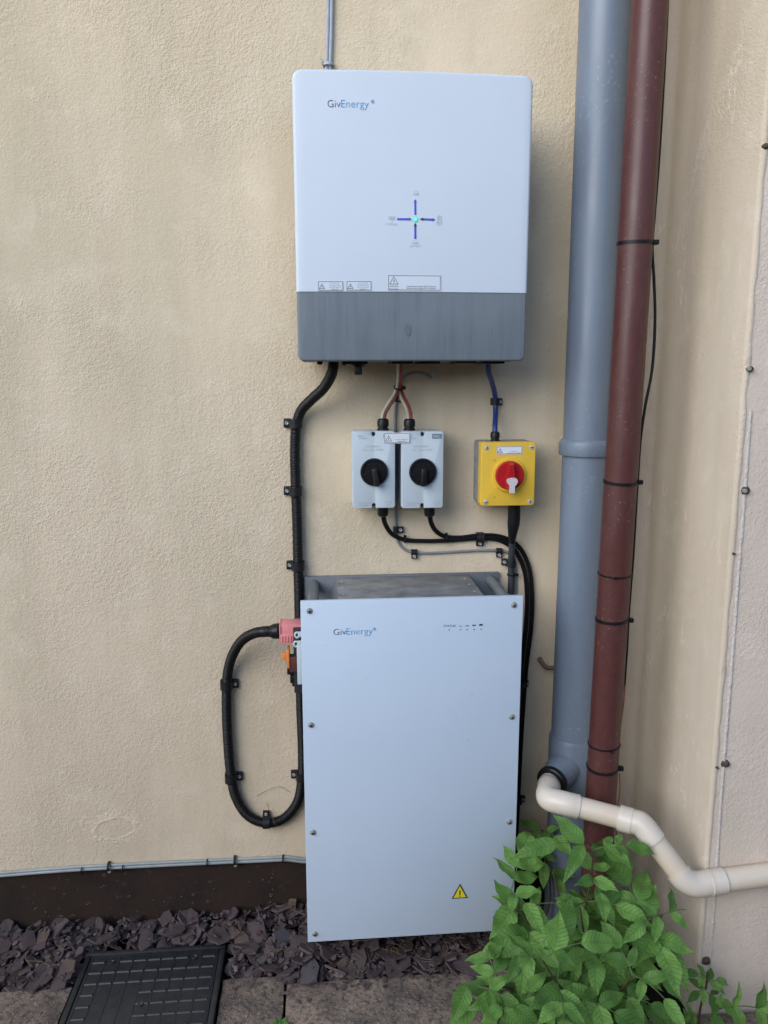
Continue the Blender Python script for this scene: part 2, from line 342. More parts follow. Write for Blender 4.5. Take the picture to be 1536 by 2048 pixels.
def tag(o, label, cat, group=None):
    o['label'] = label; o['category'] = cat
    if group: o['group'] = group
    return o
def struct(o): o['kind'] = 'structure'; return o
def thing(name, label, cat, loc, group=None):
    e = bpy.data.objects.new(name, None); e.empty_display_size = .05; COL.objects.link(e); place(e, Matrix.Translation(Vector(loc))); return tag(e, label, cat, group)

def spline(pts, step=.004):
    P = [Vector(p) for p in pts]; out = []
    for i in range(len(P)-1):
        p0 = P[i-1] if i else P[0]*2-P[1]; p1 = P[i]; p2 = P[i+1]; p3 = P[i+2] if i+2 < len(P) else P[-1]*2-P[-2]
        # centripetal Catmull-Rom
        t0 = 0; t1 = t0+max((p1-p0).length, 1e-6)**.5; t2 = t1+max((p2-p1).length, 1e-6)**.5; t3 = t2+max((p3-p2).length, 1e-6)**.5
        n = max(2, int((p2-p1).length/step))
        for k in range(n):
            t = t1+(t2-t1)*k/n
            A1 = p0*((t1-t)/(t1-t0))+p1*((t-t0)/(t1-t0)); A2 = p1*((t2-t)/(t2-t1))+p2*((t-t1)/(t2-t1)); A3 = p2*((t3-t)/(t3-t2))+p3*((t-t2)/(t3-t2))
            B1 = A1*((t2-t)/(t2-t0))+A2*((t-t0)/(t2-t0)); B2 = A2*((t3-t)/(t3-t1))+A3*((t-t1)/(t3-t1))
            out.append(B1*((t2-t)/(t2-t1))+B2*((t-t1)/(t2-t1)))
    out.append(P[-1]); return out
def pxpath(l, step=.004): return spline([pt(*q) for q in l], step)

def text_mesh(txt, x0, x1, zb, y, th=.00025, spacing=1.0, mid=False, thin=0.):
    """lettering as a mesh facing -y, spanning x0..x1 with its baseline at zb"""
    cu = bpy.data.curves.new('lettering', 'FONT'); cu.body = txt; cu.resolution_u = 3; cu.space_character = spacing; cu.offset = -thin
    if mid: cu.align_x = 'CENTER'
    o = bpy.data.objects.new('lettering', cu); COL.objects.link(o); bpy.context.view_layer.update()
    me = bpy.data.meshes.new_from_object(o.evaluated_get(bpy.context.evaluated_depsgraph_get()))
    V = [v.co.copy() for v in me.vertices]; Fc = [list(p.vertices) for p in me.polygons]
    bpy.data.objects.remove(o); bpy.data.curves.remove(cu); bpy.data.meshes.remove(me)
    a = min(v.x for v in V); b_ = max(v.x for v in V); k = (x1-x0)/(b_-a)
    mb = MB(); mb.add([(x0+(v.x-a)*k, y-th, zb+v.y*k) for v in V], Fc); return mb

def circ(cx, cz, r, n=20, a0=0): return [(cx+r*math.cos(a0+2*math.pi*i/n), cz+r*math.sin(a0+2*math.pi*i/n)) for i in range(n)]
def tri(cx, z0, wd, hh): return [(cx-wd/2, z0), (cx+wd/2, z0), (cx, z0+hh)]
def tri_ring(mb, cx, z0, wd, hh, t, y0, y1):
    mb.ring(tri(cx, z0, wd, hh), tri(cx, z0+t, wd-t*3.2, hh-t*2.8), y0, y1)
def bolt(mb, cx, z0, hh, y0, y1):
    p = [(0, 0), (.30, .48), (.10, .48), (.22, 1), (-.22, .42), (-.02, .42), (-.12, .05)]
    mb.prism([(cx+a*hh*.8, z0+b_*hh) for a, b_ in p], y0, y1)
rnd = random.Random(7)

# ------------------------------------------------------------------ the setting: ground, paving, gravel bed
CX, WT, PZ = .797, .385, .157          # inner corner, depth of the projecting wall, top of plinth
g = MB(); g.add([(-60, -60, -.045), (60, -60, -.045), (60, 60, -.045), (-60, 60, -.045)], [[0, 1, 2, 3]])
struct(g.build('ground', M_soil_ground))
pav = bpy.data.objects.new('paving', None); COL.objects.link(pav); place(pav, Matrix.Translation((0, -.8, -.04))); struct(pav)
def slab(x0, x1, y0, y1, z=0):
    b = bmesh.new(); nx, ny = max(2, int((x1-x0)/.03)), max(2, int((y1-y0)/.03)); mb = MB()
    V = []; Fc = []
    for j in range(ny+1):
        for i in range(nx+1):
            x = x0+(x1-x0)*i/nx; y = y0+(y1-y0)*j/ny
            q = mnoise.noise(Vector((x*9, y*9, 1)))*.0016+mnoise.noise(Vector((x*40, y*40, 3)))*.0008
            e = (i in (0, nx)) or (j in (0, ny))
            if e: x += mnoise.noise(Vector((x*60, y*60, 9)))*.003; y += mnoise.noise(Vector((x*50, y*50, 5)))*.003; q -= .003
            V.append((x, y, z+q))
    for j in range(ny):
        for i in range(nx):
            a = j*(nx+1)+i; Fc.append([a, a+1, a+nx+2, a+nx+1])
    ed = [i for i in range(nx+1)]+[j*(nx+1)+nx for j in range(1, ny+1)]+[ny*(nx+1)+i for i in range(nx-1, -1, -1)]+[j*(nx+1) for j in range(ny-1, 0, -1)]
    o = len(V); V += [(V[i][0], V[i][1], z-.04) for i in ed]; n = len(ed)
    for k in range(n): Fc.append([ed[k], o+k, o+(k+1) % n, ed[(k+1) % n]])
    b.free(); mb.add(V, Fc); return mb.build('slab', M_slab, pav)
slab(-.098, .50, -.83, -.234); slab(.508, 1.108, -.83, -.40); slab(-.246, -.106, -.83, -.205, -.004)
slab(-1.20, -.592, -.83, -.195, -.006); slab(-1.81, -1.208, -.83, -.19, -.003)
for i in range(6): slab(-1.81+i*.608, -1.81+i*.608+.6, -1.44, -.838, -.002)
for k in range(2):
    for i in range(6): slab(-1.81+i*.608, -1.81+i*.608+.6, -2.05-.61*k, -1.448-.61*k, -.002)

bed = MB(); V = []; Fc = []
nx, ny = 90, 16
for j in range(ny+1):
    for i in range(nx+1):
        x = -1.6+2.4*i/nx; y = -.40+.40*j/ny
        V.append((x, y, -.030+mnoise.noise(Vector((x*14, y*14, 0)))*.008))
for j in range(ny):
    for i in range(nx): a = j*(nx+1)+i; Fc.append([a, a+1, a+nx+2, a+nx+1])
bed.add(V, Fc); bed = struct(bed.build('gravel_bed', M_soil_ground))

def chip_mesh(seed):
    r = random.Random(seed); n = r.randint(5, 8); el = r.uniform(1.15, 2.0); top = []; bot = []; a0 = r.random()*6
    for i in range(n):
        t = a0+2*math.pi*(i+r.uniform(-.3, .3))/n; rr = r.uniform(.75, 1.1)
        top.append((math.cos(t)*rr*el*.5, math.sin(t)*rr*.5, r.uniform(.035, .08))); k = r.uniform(.9, 1.12)
        bot.append((top[-1][0]*k, top[-1][1]*k, -r.uniform(.035, .08)))
    c = (r.uniform(-.1, .1), r.uniform(-.1, .1), r.uniform(.04, .09))
    V = top+bot+[c]; Fc = [[i, (i+1) % n, 2*n] for i in range(n)]+[[n+i, n+(i+1) % n, (i+1) % n, i] for i in range(n)]+[list(range(n, 2*n))[::-1]]
    return V, Fc
CH = [chip_mesh(i) for i in range(14)]
chip_me = []
for i, (V, Fc) in enumerate(CH):
    me = bpy.data.meshes.new('slate_chip'); me.from_pydata([Vector(v) for v in V], [], Fc); me.validate(); me.materials.append(M_slate); chip_me.append(me)
def front_limit(x):
    return -.190 if x < -.60 else (-.086 if x < -.235 else (-.195 if x < -.10 else -.232))
def chip_pos(r, xa, xb):
    while True:
        x = r.uniform(xa, xb); y = r.uniform(-.235, -.008)
        if y > front_limit(x)-.0 : return x, y
def heap(x, y):    # the bed stands a little higher towards the wall and right of the cover
    return .012*max(0, 1+y/.12)+.014*math.exp(-((x+.13)/.12)**2)*max(0, 1+y/.2)
def chip_mat(r, x, y, z, s, tilt):
    R = Matrix.Rotation(r.uniform(0, 6.28), 4, 'Z'); A = Matrix.Rotation(r.gauss(0, tilt), 4, 'X') @ Matrix.Rotation(r.gauss(0, tilt), 4, 'Y')
    return Matrix.Translation((x, y, z)) @ A @ R @ Matrix.Scale(s, 4)
low = MB(); r = random.Random(3)
for i in range(1500):
    x, y = chip_pos(r, -1.3, .62); mt_ = chip_mat(r, x, y, -.020+r.random()*.014+heap(x, y)*.8, r.uniform(.014, .032), .35); V, Fc = CH[r.randrange(14)]
    low.add([mt_ @ Vector(v) for v in V], Fc)
for i in range(1500):
    x, y = chip_pos(r, -1.0, .45); mt_ = chip_mat(r, x, y+r.uniform(-.006, .004), -.004+r.random()*.016+heap(x, y), r.uniform(.005, .013), .5); V, Fc = CH[r.randrange(14)]
    low.add([mt_ @ Vector(v) for v in V], Fc)
for i in range(60):   # a few flakes kicked onto the paving
    x = r.uniform(-.24, .35); y = front_limit(x)-abs(r.gauss(0, .03)); mt_ = chip_mat(r, x, y, .003, r.uniform(.004, .012), .1); V, Fc = CH[r.randrange(14)]
    low.add([mt_ @ Vector(v) for v in V], Fc)
lo_ = low.build('slate_chips', M_slate, bed, smooth=0); lo_['kind'] = 'stuff'; 
for i in range(300):
    x, y = chip_pos(r, -.84, .34)
    o = bpy.data.objects.new('slate_chip', chip_me[r.randrange(14)]); COL.objects.link(o)
    place(o, chip_mat(r, x, y, -.002+r.random()*.012+heap(x, y), (.016+.034*r.random()**1.5), .30), bed)

bw = MB(); bw.box(-9, 9, -5.2, -4.95, -.05, 1.9, .01); bw.box(-9, 9, -5.23, -4.92, 1.9, 1.96, .01)  # unseen wall added behind the camera to cut low skylight on the house wall
struct(bw.build('added_skylight_blocker', nmat('skylight_blocker_brown', (.25, .17, .13), .9, .2, .5, 5, bump=.004, bscale=30)))

# ------------------------------------------------------------------ house wall with plinth, projecting wall
hw = thing('house_wall', 'cream textured rendered house wall behind the wall-hung equipment', 'wall', (-.8, .1, 0))
wv = MB(); wv.box(-3.2, CX+.02, 0, .25, PZ, 3.9, 0); wv.build('render', M_wall, hw, smooth=0)
pv_ = MB(); pv_.box(-3.2, CX+.02, .006, .25, -.06, PZ, 0); pv_.build('plinth', M_plinth, hw, smooth=0)
# trowelled patch in the render, lower left
def patch(cpx, cpy, rx, rz, amp, seed, ring=0.):
    c = pt(cpx, cpy, 0); V = []; Fc = []; n = 64
    for j in range(n+1):
        for i in range(n+1):
            u = i/n*2-1; v_ = j/n*2-1; d = math.hypot(u, v_); fall = max(0, 1-d)**.6 if d < 1 else 0
            p = Vector((u*rx*40+seed, v_*rz*40, seed)); dd = math.hypot(u*1.2-.1, v_*1.35+.1)+.30*mnoise.noise(p*.6)+.10*mnoise.noise(p*1.9)
            edge = math.exp(-((dd-.55)/.055)**2)*(.35+.8*max(0, mnoise.noise(p*.7+Vector((9, 0, 0)))+.35)); ann = math.exp(-((dd-.72)/.2)**2)
            h = ring*edge+ann*(abs(mnoise.noise(p*2.4))*.9+abs(mnoise.noise(p*5.5))*.5)-.15*math.exp(-(dd/.4)**2)
            V.append((c.x+u*rx, -max(-.2, h)*amp*fall+.0005 if fall else .001, c.z+v_*rz))
    for j in range(n):
        for i in range(n): a = j*(n+1)+i; Fc.append([a, a+1, a+n+2, a+n+1])
    mb = MB(); mb.add(V, Fc); mb.build('render_patch', M_wall, hw, smooth=80)
patch(222, 1652, .110, .072, .0042, 3, .7); patch(40, 1235, .08, .11, .0022, 8, .3)
# flecks of dirt stuck to the wall
sp = MB(); r = random.Random(5)
def flecks(cpx, cpy, n, spread, size):
    for i in range(n):
        p = pt(cpx+r.gauss(0, spread), cpy+r.gauss(0, spread*.8), 0); s_ = size*r.uniform(.4, 1.2)
        sp.add([(p.x+s_*a*r.uniform(.6, 1.4), b_, p.z+s_*c*r.uniform(.6, 1.6)) for a, b_, c in ((-1, .001, 0), (0, .001, -1), (1, .001, 0), (0, .001, 1), (0, -.0012, 0))], [[0, 1, 4], [1, 2, 4], [2, 3, 4], [3, 0, 4]])
flecks(1085, 462, 12, 17, .0014); flecks(1090, 540, 4, 16, .0012); flecks(945, 990, 26, 16, .0014); flecks(1000, 884, 14, 24, .0016); flecks(1085, 915, 4, 8, .0016)
flecks(735, 845, 8, 12, .0012); flecks(1075, 700, 3, 12, .0015); flecks(900, 745, 4, 22, .0014); flecks(560, 1480, 7, 40, .0018); flecks(250, 1000, 14, 170, .0012); flecks(648, 128, 6, 6, .0018)
so = sp.build('dirt_flecks', M_rust, hw, smooth=0); so['kind'] = 'stuff'
r = random.Random(15); sp = MB()
for i in range(40):
    x = r.uniform(-.95, -.06); z = r.uniform(.01, PZ-.02) if i % 4 else r.uniform(.03, .13); x = x if i % 4 else -.145+.07*(z-.1)+r.gauss(0, .003); s_ = r.uniform(.0006, .0020)
    sp.add([(x-s_, .0058, z), (x, .0058, z-s_*r.uniform(.6, 1.6)), (x+s_, .0058, z), (x, .0058, z+s_), (x, .004, z)], [[0, 1, 4], [1, 2, 4], [2, 3, 4], [3, 0, 4]])
so = sp.build('paint_flecks', nmat('dull_fleck', (.20, .18, .16), .8), hw, smooth=0); so['kind'] = 'stuff'

pw = thing('projecting_wall', 'projecting corner wall, cream on its side and greyish pink roughcast in front', 'wall', (CX+.5, -.2, 0))
mb = MB(); mb.box(CX+.007, 3.2, -WT, .25, -.06, 3.9, 0); mb.build('roughcast_front', M_pink, pw, smooth=0)
V = []; Fc = []; n = 220
for k in range(n+1):
    z = -.06+3.96*k/n; j = mnoise.noise(Vector((0, 0, z*16)))*.004+mnoise.noise(Vector((3, 0, z*60)))*.0022
    j *= .55
    rf = .026+mnoise.noise(Vector((5, 0, z*3)))*.006
    row = [(CX-rf-.004, .0012, z)]+[(CX-rf+rf*math.sin(q*math.pi/10), -rf+rf*math.cos(q*math.pi/10)-.0006, z) for q in range(6)]+[(CX, -.2, z), (CX, -WT+.006, z), (CX+.003, -WT-.001, z), (CX+.010+j*2, -WT-.002, z), (CX+.013+j*2, -WT+.001, z)]
    V += row
nr = len(row)
for k in range(n):
    for i in range(nr-1): a = k*nr+i; Fc.append([a, a+1, a+nr+1, a+nr])
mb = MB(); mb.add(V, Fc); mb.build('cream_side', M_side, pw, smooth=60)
# line of old sealant and leftover fixings on the front face
seal = [(1502, 820), (1496, 900), (1490, 985), (1480, 1110), (1470, 1250), (1460, 1380), (1449, 1512), (1441, 1620), (1432, 1760), (1424, 1880), (1420, 1935)]
path = spline([pt(a, b_, -WT) for a, b_ in seal], .006); mb = MB(); V = []; Fc = []
for i, p in enumerate(path):
    wd = .0036*(1+.7*mnoise.noise(Vector((0, 1, p.z*40))))*(.75 if p.z < .35 else 1)
    V += [(p.x-wd, -WT+.0005, p.z), (p.x-wd*.5, -WT-.0022, p.z), (p.x+wd*.5, -WT-.0022, p.z), (p.x+wd, -WT+.0005, p.z)]
for i in range(len(path)-1):
    for k in range(3): a = i*4+k; Fc.append([a, a+1, a+5, a+4])
mb.add(V, Fc); mb.build('sealant_line', M_caulk, pw, smooth=60)
for i, (a, b_, rr) in enumerate(((1531, 293, .0055), (1499, 738, .006), (1491, 981, .0075), (1465, 1107, .0028), (1451, 1527, .0085), (1432, 1534, .0028), (1412, 1921, .009))):
    p = pt(a, b_, -WT); mb = MB(); rr_ = random.Random(i)
    mb.lathe((p.x, -WT+.002, p.z), (.15, -1, .05), [(0, rr*1.3), (.003, rr*rr_.uniform(.9, 1.2)), (.006, rr*.8), (.010, rr*.5)], 9); mb.build('wall_fixing', M_rust, pw)
    if i in (1, 2):
        mb = MB(); mb.lathe((p.x-.004, -WT-.002, p.z), (-.2, -1, 0), [(0, .0045), (.008, .0042), (.010, .003)], 10); mb.build('screw', M_steel, pw)

# ------------------------------------------------------------------ inverter
IX0, IX1, IZT, IZS, IZB, IY = -.0438, .4242, 1.9508, 1.5421, 1.4065, -.21
ICX, IHW, BUL = (IX0+IX1)/2, (IX1-IX0)/2, .009
def bul(x): return BUL*(1-min(1, ((x-ICX)/IHW)**2))-BUL*.15
def iwarp(p):
    k = max(0, min(1, (p.y+.06)/(IY+.06))); return Vector((p.x, p.y-bul(p.x)*k, p.z))
inv = thing('solar_inverter', 'large white wall-hung inverter with grey lower cover and lit indicator cross', 'inverter', (ICX, -.05, IZB))
mb = MB(); mb.rplate(IX0, IX1, IY, -.055, IZS, IZT, .017, .006, 6, 24, rcb=0, plain=IZS); ic = mb.build('white_cover', M_white, inv, 40, iwarp)
mb = MB(); mb.rplate(IX0+.0008, IX1-.0008, IY+.0012, -.055, IZB, IZS-.0004, 0, .004, 6, 24, rcb=.012, plain=IZS-.0004); ig = mb.build('grey_cover', M_grey, inv, 40, iwarp)
mb = MB(); mb.box(IX0+.008, IX1-.008, -.19, -.03, IZB+.004, IZT-.01, .004); mb.build('back_case', M_chassis, inv)
mb = MB(); mb.box(IX0+.08, IX1-.08, -.03, -.002, IZB+.25, IZT-.06, .002); mb.build('wall_bracket', M_chassis, inv)
IF = IY-.0006
def ipx(px, py): p = pt(px, py, IY-BUL*.5); return p.x, p.z
def iprint(mb, name, mat, parent=ic): return mb.build(name, mat, parent, 0, lambda p: Vector((p.x, p.y-bul(p.x), p.z)))
x0, z0 = ipx(655, 214); x1, _ = ipx(681, 214); x2, _ = ipx(737, 214)
iprint(text_mesh('Giv', x0, x1, z0, IF, thin=.013), 'logo_dark_letters', M_print_navy)
iprint(text_mesh('Energy', x1+.0012, x2, z0, IF, thin=.013), 'logo_blue_letters', M_print_blue)
xa, za = ipx(745, 204)
iprint(MB().ring(circ(xa, za, .0030), circ(xa, za, .0022), IF-.0003, IF), 'registered_mark', M_print_blue)
iprint(text_mesh('R', xa-.0013, xa+.0013, za-.0015, IF), 'registered_letter', M_print_blue)
# indicator cross
cx_, cz_ = ipx(830, 439)
iprint(MB().prism(circ(cx_, cz_, .0034), IF-.0012, IF), 'lamp', M_led_green)
iprint(MB().ring(circ(cx_, cz_, .0048), circ(cx_, cz_, .0035), IF-.0010, IF), 'lamp_ring', M_led_ring)
def arrow(p0, p1, heads, darkend):
    a = Vector((*ipx(*p0), 0)); b_ = Vector((*ipx(*p1), 0)); d = (b_-a).normalized(); n_ = Vector((-d.y, d.x, 0)); L = (b_-a).length; hl = .0050
    def quad(s0, s1, w0, w1, mat):
        q = [a+d*s0-n_*w0, a+d*s1-n_*w1, a+d*s1+n_*w1, a+d*s0+n_*w0]
        iprint(MB().prism([(v.x, v.y) for v in q], IF-.0004, IF), 'indicator_segment', mat)
    s0 = hl if heads[0] else 0; s1 = L-hl if heads[1] else L; k = 5
    for i in range(k):
        u0 = s0+(s1-s0)*i/k; u1 = s0+(s1-s0)*(i+.82)/k
        quad(u0, u1, .0018, .0018, M_led_dark if (darkend and i == 0) else M_led_blue)
    if heads[1]: quad(s1, L, .0030, .0006, M_led_blue)
    if heads[0]: quad(0, s0*.95, .0006, .0030, M_led_dark if darkend else M_led_blue)
arrow((830, 430), (830, 400), (0, 1), 0); arrow((794, 439), (822, 439), (0, 1), 0); arrow((840, 439), (869, 440), (1, 1), 1); arrow((830, 447), (830, 479), (1, 1), 1)
# faded pictograms around the cross
x, z = ipx(831, 386); mb = MB(); mb.prism([(x-.005, z-.004), (x+.005, z-.004), (x+.005, z+.001), (x, z+.006), (x-.005, z+.001)], IF-.0003, IF); iprint(mb, 'house_pictogram', M_print_faint)
x, z = ipx(783, 438); mb = MB()
for i in range(3):
    for j in range(2): mb.prism([(x-.0065+i*.0043, z-.001+j*.0032), (x-.0028+i*.0043, z-.001+j*.0032), (x-.0026+i*.0043, z+.0016+j*.0032), (x-.0063+i*.0043, z+.0016+j*.0032)], IF-.0003, IF)
mb.prism([(x-.0006, z-.0075), (x+.0006, z-.0075), (x+.0006, z-.002), (x-.0006, z-.002)], IF-.0003, IF); iprint(mb, 'panel_pictogram', M_print_faint)
iprint(text_mesh('PV PANEL', x-.012, x+.011, z-.012, IF), 'panel_caption', M_print_faint)
x, z = ipx(878, 438); mb = MB(); mb.ring([(x-.005, z-.007), (x+.005, z-.007), (x+.0018, z+.007), (x-.0018, z+.007)], [(x-.0036, z-.006), (x+.0036, z-.006), (x+.0009, z+.006), (x-.0009, z+.006)], IF-.0003, IF)
for q in (-.002, .003): mb.prism([(x-.005, z+q), (x+.005, z+q), (x+.005, z+q+.001), (x-.005, z+q+.001)], IF-.0003, IF)
iprint(mb, 'pylon_pictogram', M_print_faint); iprint(text_mesh('GRID', x-.006, x+.006, z-.012, IF), 'pylon_caption', M_print_faint)
x, z = ipx(830, 485); mb = MB(); mb.prism([(x-.0055, z-.0025), (x+.0055, z-.0025), (x+.0055, z+.0025), (x-.0055, z+.0025)], IF-.0003, IF); iprint(mb, 'battery_pictogram', M_print_faint)
iprint(text_mesh('BATTERY', x-.011, x+.011, z-.009, IF), 'battery_caption', M_print_faint)
# warning stickers along the bottom of the white cover
def warn_sticker(X0, Z0, X1, Z1, y, build, lines, tw=.30, caption=None, tx=.42, z_from=.82, border=True):
    """white sticker with a printed border, a triangle with a bolt and small lines of lettering"""
    W_, H_ = X1-X0, Z1-Z0; mb = MB()
    for i in range(6): mb.prism([(X0+W_*i/6, Z0), (X0+W_*(i+1)/6, Z0), (X0+W_*(i+1)/6, Z1), (X0+W_*i/6, Z1)], y-.0002, y)
    st = build(mb, 'sticker', M_sticker, None)
    y2 = y-.0002; e = H_*.045; mb = MB(); t_ = .0010
    if border:
        for i in range(6):
            a, b_ = X0+e+(W_-2*e)*i/6, X0+e+(W_-2*e)*(i+1)/6
            mb.prism([(a, Z0+e), (b_, Z0+e), (b_, Z0+e+t_), (a, Z0+e+t_)], y2-.0002, y2); mb.prism([(a, Z1-e-t_), (b_, Z1-e-t_), (b_, Z1-e), (a, Z1-e)], y2-.0002, y2)
        for a in (X0+e, X1-e-t_): mb.prism([(a, Z0+e), (a+t_, Z0+e), (a+t_, Z1-e), (a, Z1-e)], y2-.0002, y2)
    th = H_*(.52 if caption else .56); tz = Z1-H_*.08-th if caption else Z0+H_*.2; tcx = X0+H_*(.42 if not caption else .40)
    tri_ring(mb, tcx, tz, th*1.15, th, .0011, y2-.0002, y2); bolt(mb, tcx, tz+th*.17, th*.5, y2-.0002, y2)
    build(mb, 'sticker_print', M_print_label, st)
    k = len(lines); lh = H_*z_from/max(k, 3)
    for i, s_ in enumerate(lines):
        L = min(.95, len(s_)/max(len(q) for q in lines)); xa, xb = X0+W_*tx, X1-W_*.08; c = (xa+xb)/2; hw_ = (xb-xa)/2*L
        build(text_mesh(s_, c-hw_, c+hw_, Z0+H_*.12+(k-1-i)*lh, y2), 'sticker_lettering', M_print_label, st)
    if caption:
        for i, s_ in enumerate(caption): build(text_mesh(s_, tcx-th*.55, tcx+th*.55, Z0+H_*(.24-.16*i), y2), 'sticker_lettering', M_print_label, st)
def ibuild(mb, name, mat, par): return iprint(mb, name, mat, par or ic)
for a in (636, 692.5):
    X0, Z0 = ipx(a, 581.5); X1, Z1 = ipx(a+50.5, 562); warn_sticker(X0, Z0, X1, Z1, IF, ibuild, ['DO NOT Disconnect', 'DC plugs and sockets', 'under load. Isolate AC', 'supply first'])
X0, Z0 = ipx(775, 582); X1, Z1 = ipx(882, 550.5); warn_sticker(X0, Z0, X1, Z1, IF, ibuild, ['Isolate both mains & PV isolators', 'Isolate mains supply & PV isolators'], caption=['WARNING', 'Dual Supply'], tx=.34, z_from=.36)
# rubbed mark on the grey cover
x, z = ipx(815, 660); mb = MB(); mb.prism([(x+.0062*math.cos(t*.349), z+.0125*math.sin(t*.349)) for t in range(18)], IF+.0008, IF+.0016); iprint(mb, 'rubbed_mark', nmat('dull_smear', (.115, .135, .16), .6), ig)
# fittings under the case
for (a, b_, dep) in ((634, 645, .006), (690, 733, .006), (780, 822, .005), (832, 875, .005), (905, 945, .004), (958, 1001, .005), (684, 690, .008)):
    xa, xb = pt(a, 724, -.13).x, pt(b_, 724, -.13).x; mb = MB(); mb.box(xa, xb, -.17, -.09, IZB-dep, IZB+.004, .0012); mb.build('connector_flange', M_black, inv)
p = pt(716, 728, -.14); mb = MB(); mb.lathe((p.x, -.14, IZB+.002), (0, 0, -1), [(0, .015), (.010, .0145), (.012, .012)], 24); kn = mb.build('isolator_knob', M_black, inv)
mb = MB(); mb.box(p.x-.0075, p.x+.0075, -.157, -.123, IZB-.028, IZB-.009, .002); mb.build('knob_grip', M_dusty, kn)

# ------------------------------------------------------------------ battery unit
BX0, BX1, BZT, BZB, BY = -.0488, .4312, .9071, .0941, -.2243
bat = thing('battery_unit', 'tall pale grey battery box with bolted front panel, standing below the inverter', 'battery', ((BX0+BX1)/2, -.11, BZB))
mb = MB(); mb.box(BX0, BX1, BY, BY+.012, BZB, BZT, .0012, 2); bf = mb.build('front_panel', M_panel, bat)
mb = MB(); mb.box(BX0+.004, BX1-.004, -.014, -.004, BZB+.01, BZT-.002, .001); mb.build('back_plate', M_chassis, bat)
mb = MB(); mb.box(BX0+.012, BX1-.012, BY+.0125, -.0145, BZB+.012, BZT-.075, .001); mb.build('case', M_dark, bat)
XA, XB = BX0+.082, BX1-.082
mb = MB(); mb.box(XA, XB, BY+.0125, -.0145, BZT-.074, BZT-.010, .001); mb.build('raised_middle', M_chassis, bat)
mb = MB(); mb.box(XA-.002, XB+.002, BY+.013, -.0145, BZT-.0095, BZT-.006, .0006); tp = mb.build('top_plate', M_topplate, bat)
for s_, xx in ((-1, XA), (1, XB)):
    mb = MB(); mb.add([(xx, BY+.013, BZT-.0075), (xx, -.015, BZT-.0075), (xx+s_*.034, -.015, BZT-.074), (xx+s_*.034, BY+.013, BZT-.074)], [[0, 1, 2, 3]]); mb.build('sloping_cheek', M_chassis, bat)
    xh = BX0+.026 if s_ < 0 else BX1-.026; mb = MB(); mb.tube([Vector((xh, y, BZT-.021)) for y in (-.0142, -.06, -.11, -.16, BY+.0122)], .0125, 20); mb.build('carry_handle', M_chassis, bat)
    for y in (-.05, -.10, -.16):
        mb = MB(); mb.lathe((xx-s_*.012, y, BZT-.0062), (0, 0, 1), [(0, .0032), (.0012, .003), (.0018, .002)], 12); mb.build('screw', M_steel, tp)
def bpx(px, py): p = pt(px, py, BY); return p.x, p.z
BF = BY-.0004
for a, b_ in ((619, 1222), (1028, 1210), (622, 1450), (1024, 1434), (626, 1665), (1019, 1644), (630, 1868), (1014, 1845)):
    x, z = bpx(a, b_); mb = MB(); mb.lathe((x, BY+.001, z), (0, -1, 0), [(0, .0068), (.0016, .0068), (.0022, .0062), (.0024, .0045), (.0046, .0040), (.0052, .003), (.0040, .0028)], 20); sc_ = mb.build('screw', M_steel, bf)
    mb = MB(); mb.prism(circ(x, z, .0024, 6), BY-.0043, BY-.0030); mb.build('hex_socket', M_dark, sc_)
x0, z0 = bpx(667, 1270); x1, _ = bpx(692, 1270); x2, _ = bpx(745, 1270)
text_mesh('Giv', x0, x1, z0, BF, thin=.013).build('logo_dark_letters', M_print_navy, bf, 0); text_mesh('Energy', x1+.001, x2, z0, BF, thin=.013).build('logo_blue_letters', M_print_blue, bf, 0)
x, z = bpx(749, 1258); MB().ring(circ(x, z, .0031), circ(x, z, .0022), BF-.0003, BF).build('registered_mark', M_print_blue, bf, 0)
text_mesh('R', x-.0012, x+.0012, z-.0014, BF).build('registered_letter', M_print_blue, bf, 0)
x0, z0 = bpx(887, 1254); x1, _ = bpx(911, 1254); text_mesh('STATUS', x0, x1, z0, BF, spacing=1.15).build('status_lettering', M_print_dark, bf, 0)
for i, (a, b_) in enumerate(((921, 1252), (934, 1251.5), (948, 1250.5), (962, 1249.5))):
    x, z = bpx(a, b_); hh = (.0004, .0008, .0012, .0018)[i]; MB().prism([(x-.0038, z-hh), (x+.0038, z-hh), (x+.0038, z+hh), (x-.0038, z+hh)], BF-.0003, BF).build('charge_bar', M_print_dark, bf, 0)
for a in (898, 921, 934, 948, 962):
    x, z = bpx(a, 1259.5-(a-898)*.015); MB().prism(circ(x, z, .0013, 10), BF-.0003, BF).build('indicator_dot', M_print_dark, bf, 0)
x, z = bpx(919.5, 1796.5); _, zt_ = bpx(919.5, 1767); w_ = bpx(936, 1796)[0]-bpx(903, 1796)[0]
wt_ = MB().prism(tri(x, z, w_, zt_-z), BF-.0002, BF).build('warning_triangle', M_print_dark, bf, 0)
MB().prism(tri(x, z+.0026, w_*.76, (zt_-z)*.76), BF-.0006, BF-.0002).build('triangle_field', M_warn, wt_, 0)
mb = MB(); zb_ = z+.0085; mb.prism([(x-.0012, zb_), (x+.0012, zb_), (x+.0016, zb_+.0125), (x-.0016, zb_+.0125)], BF-.0009, BF-.0006); mb.prism(circ(x, z+.0058, .0014, 10), BF-.0009, BF-.0006); mb.build('exclamation_mark', M_print_dark, wt_, 0)
r = random.Random(9); mb = MB()
for (a, b_) in ((734, 1357), (666, 1475), (930, 1518), (944, 1390), (752, 1665), (913, 1435), (937, 1482), (700, 1610), (860, 1730), (640, 1715), (728, 1780), (652, 1290)):
    x, z = bpx(a, b_); s_ = r.uniform(.0008, .0018); mb.prism(circ(x, z, s_, 7), BF-.0002, BF)
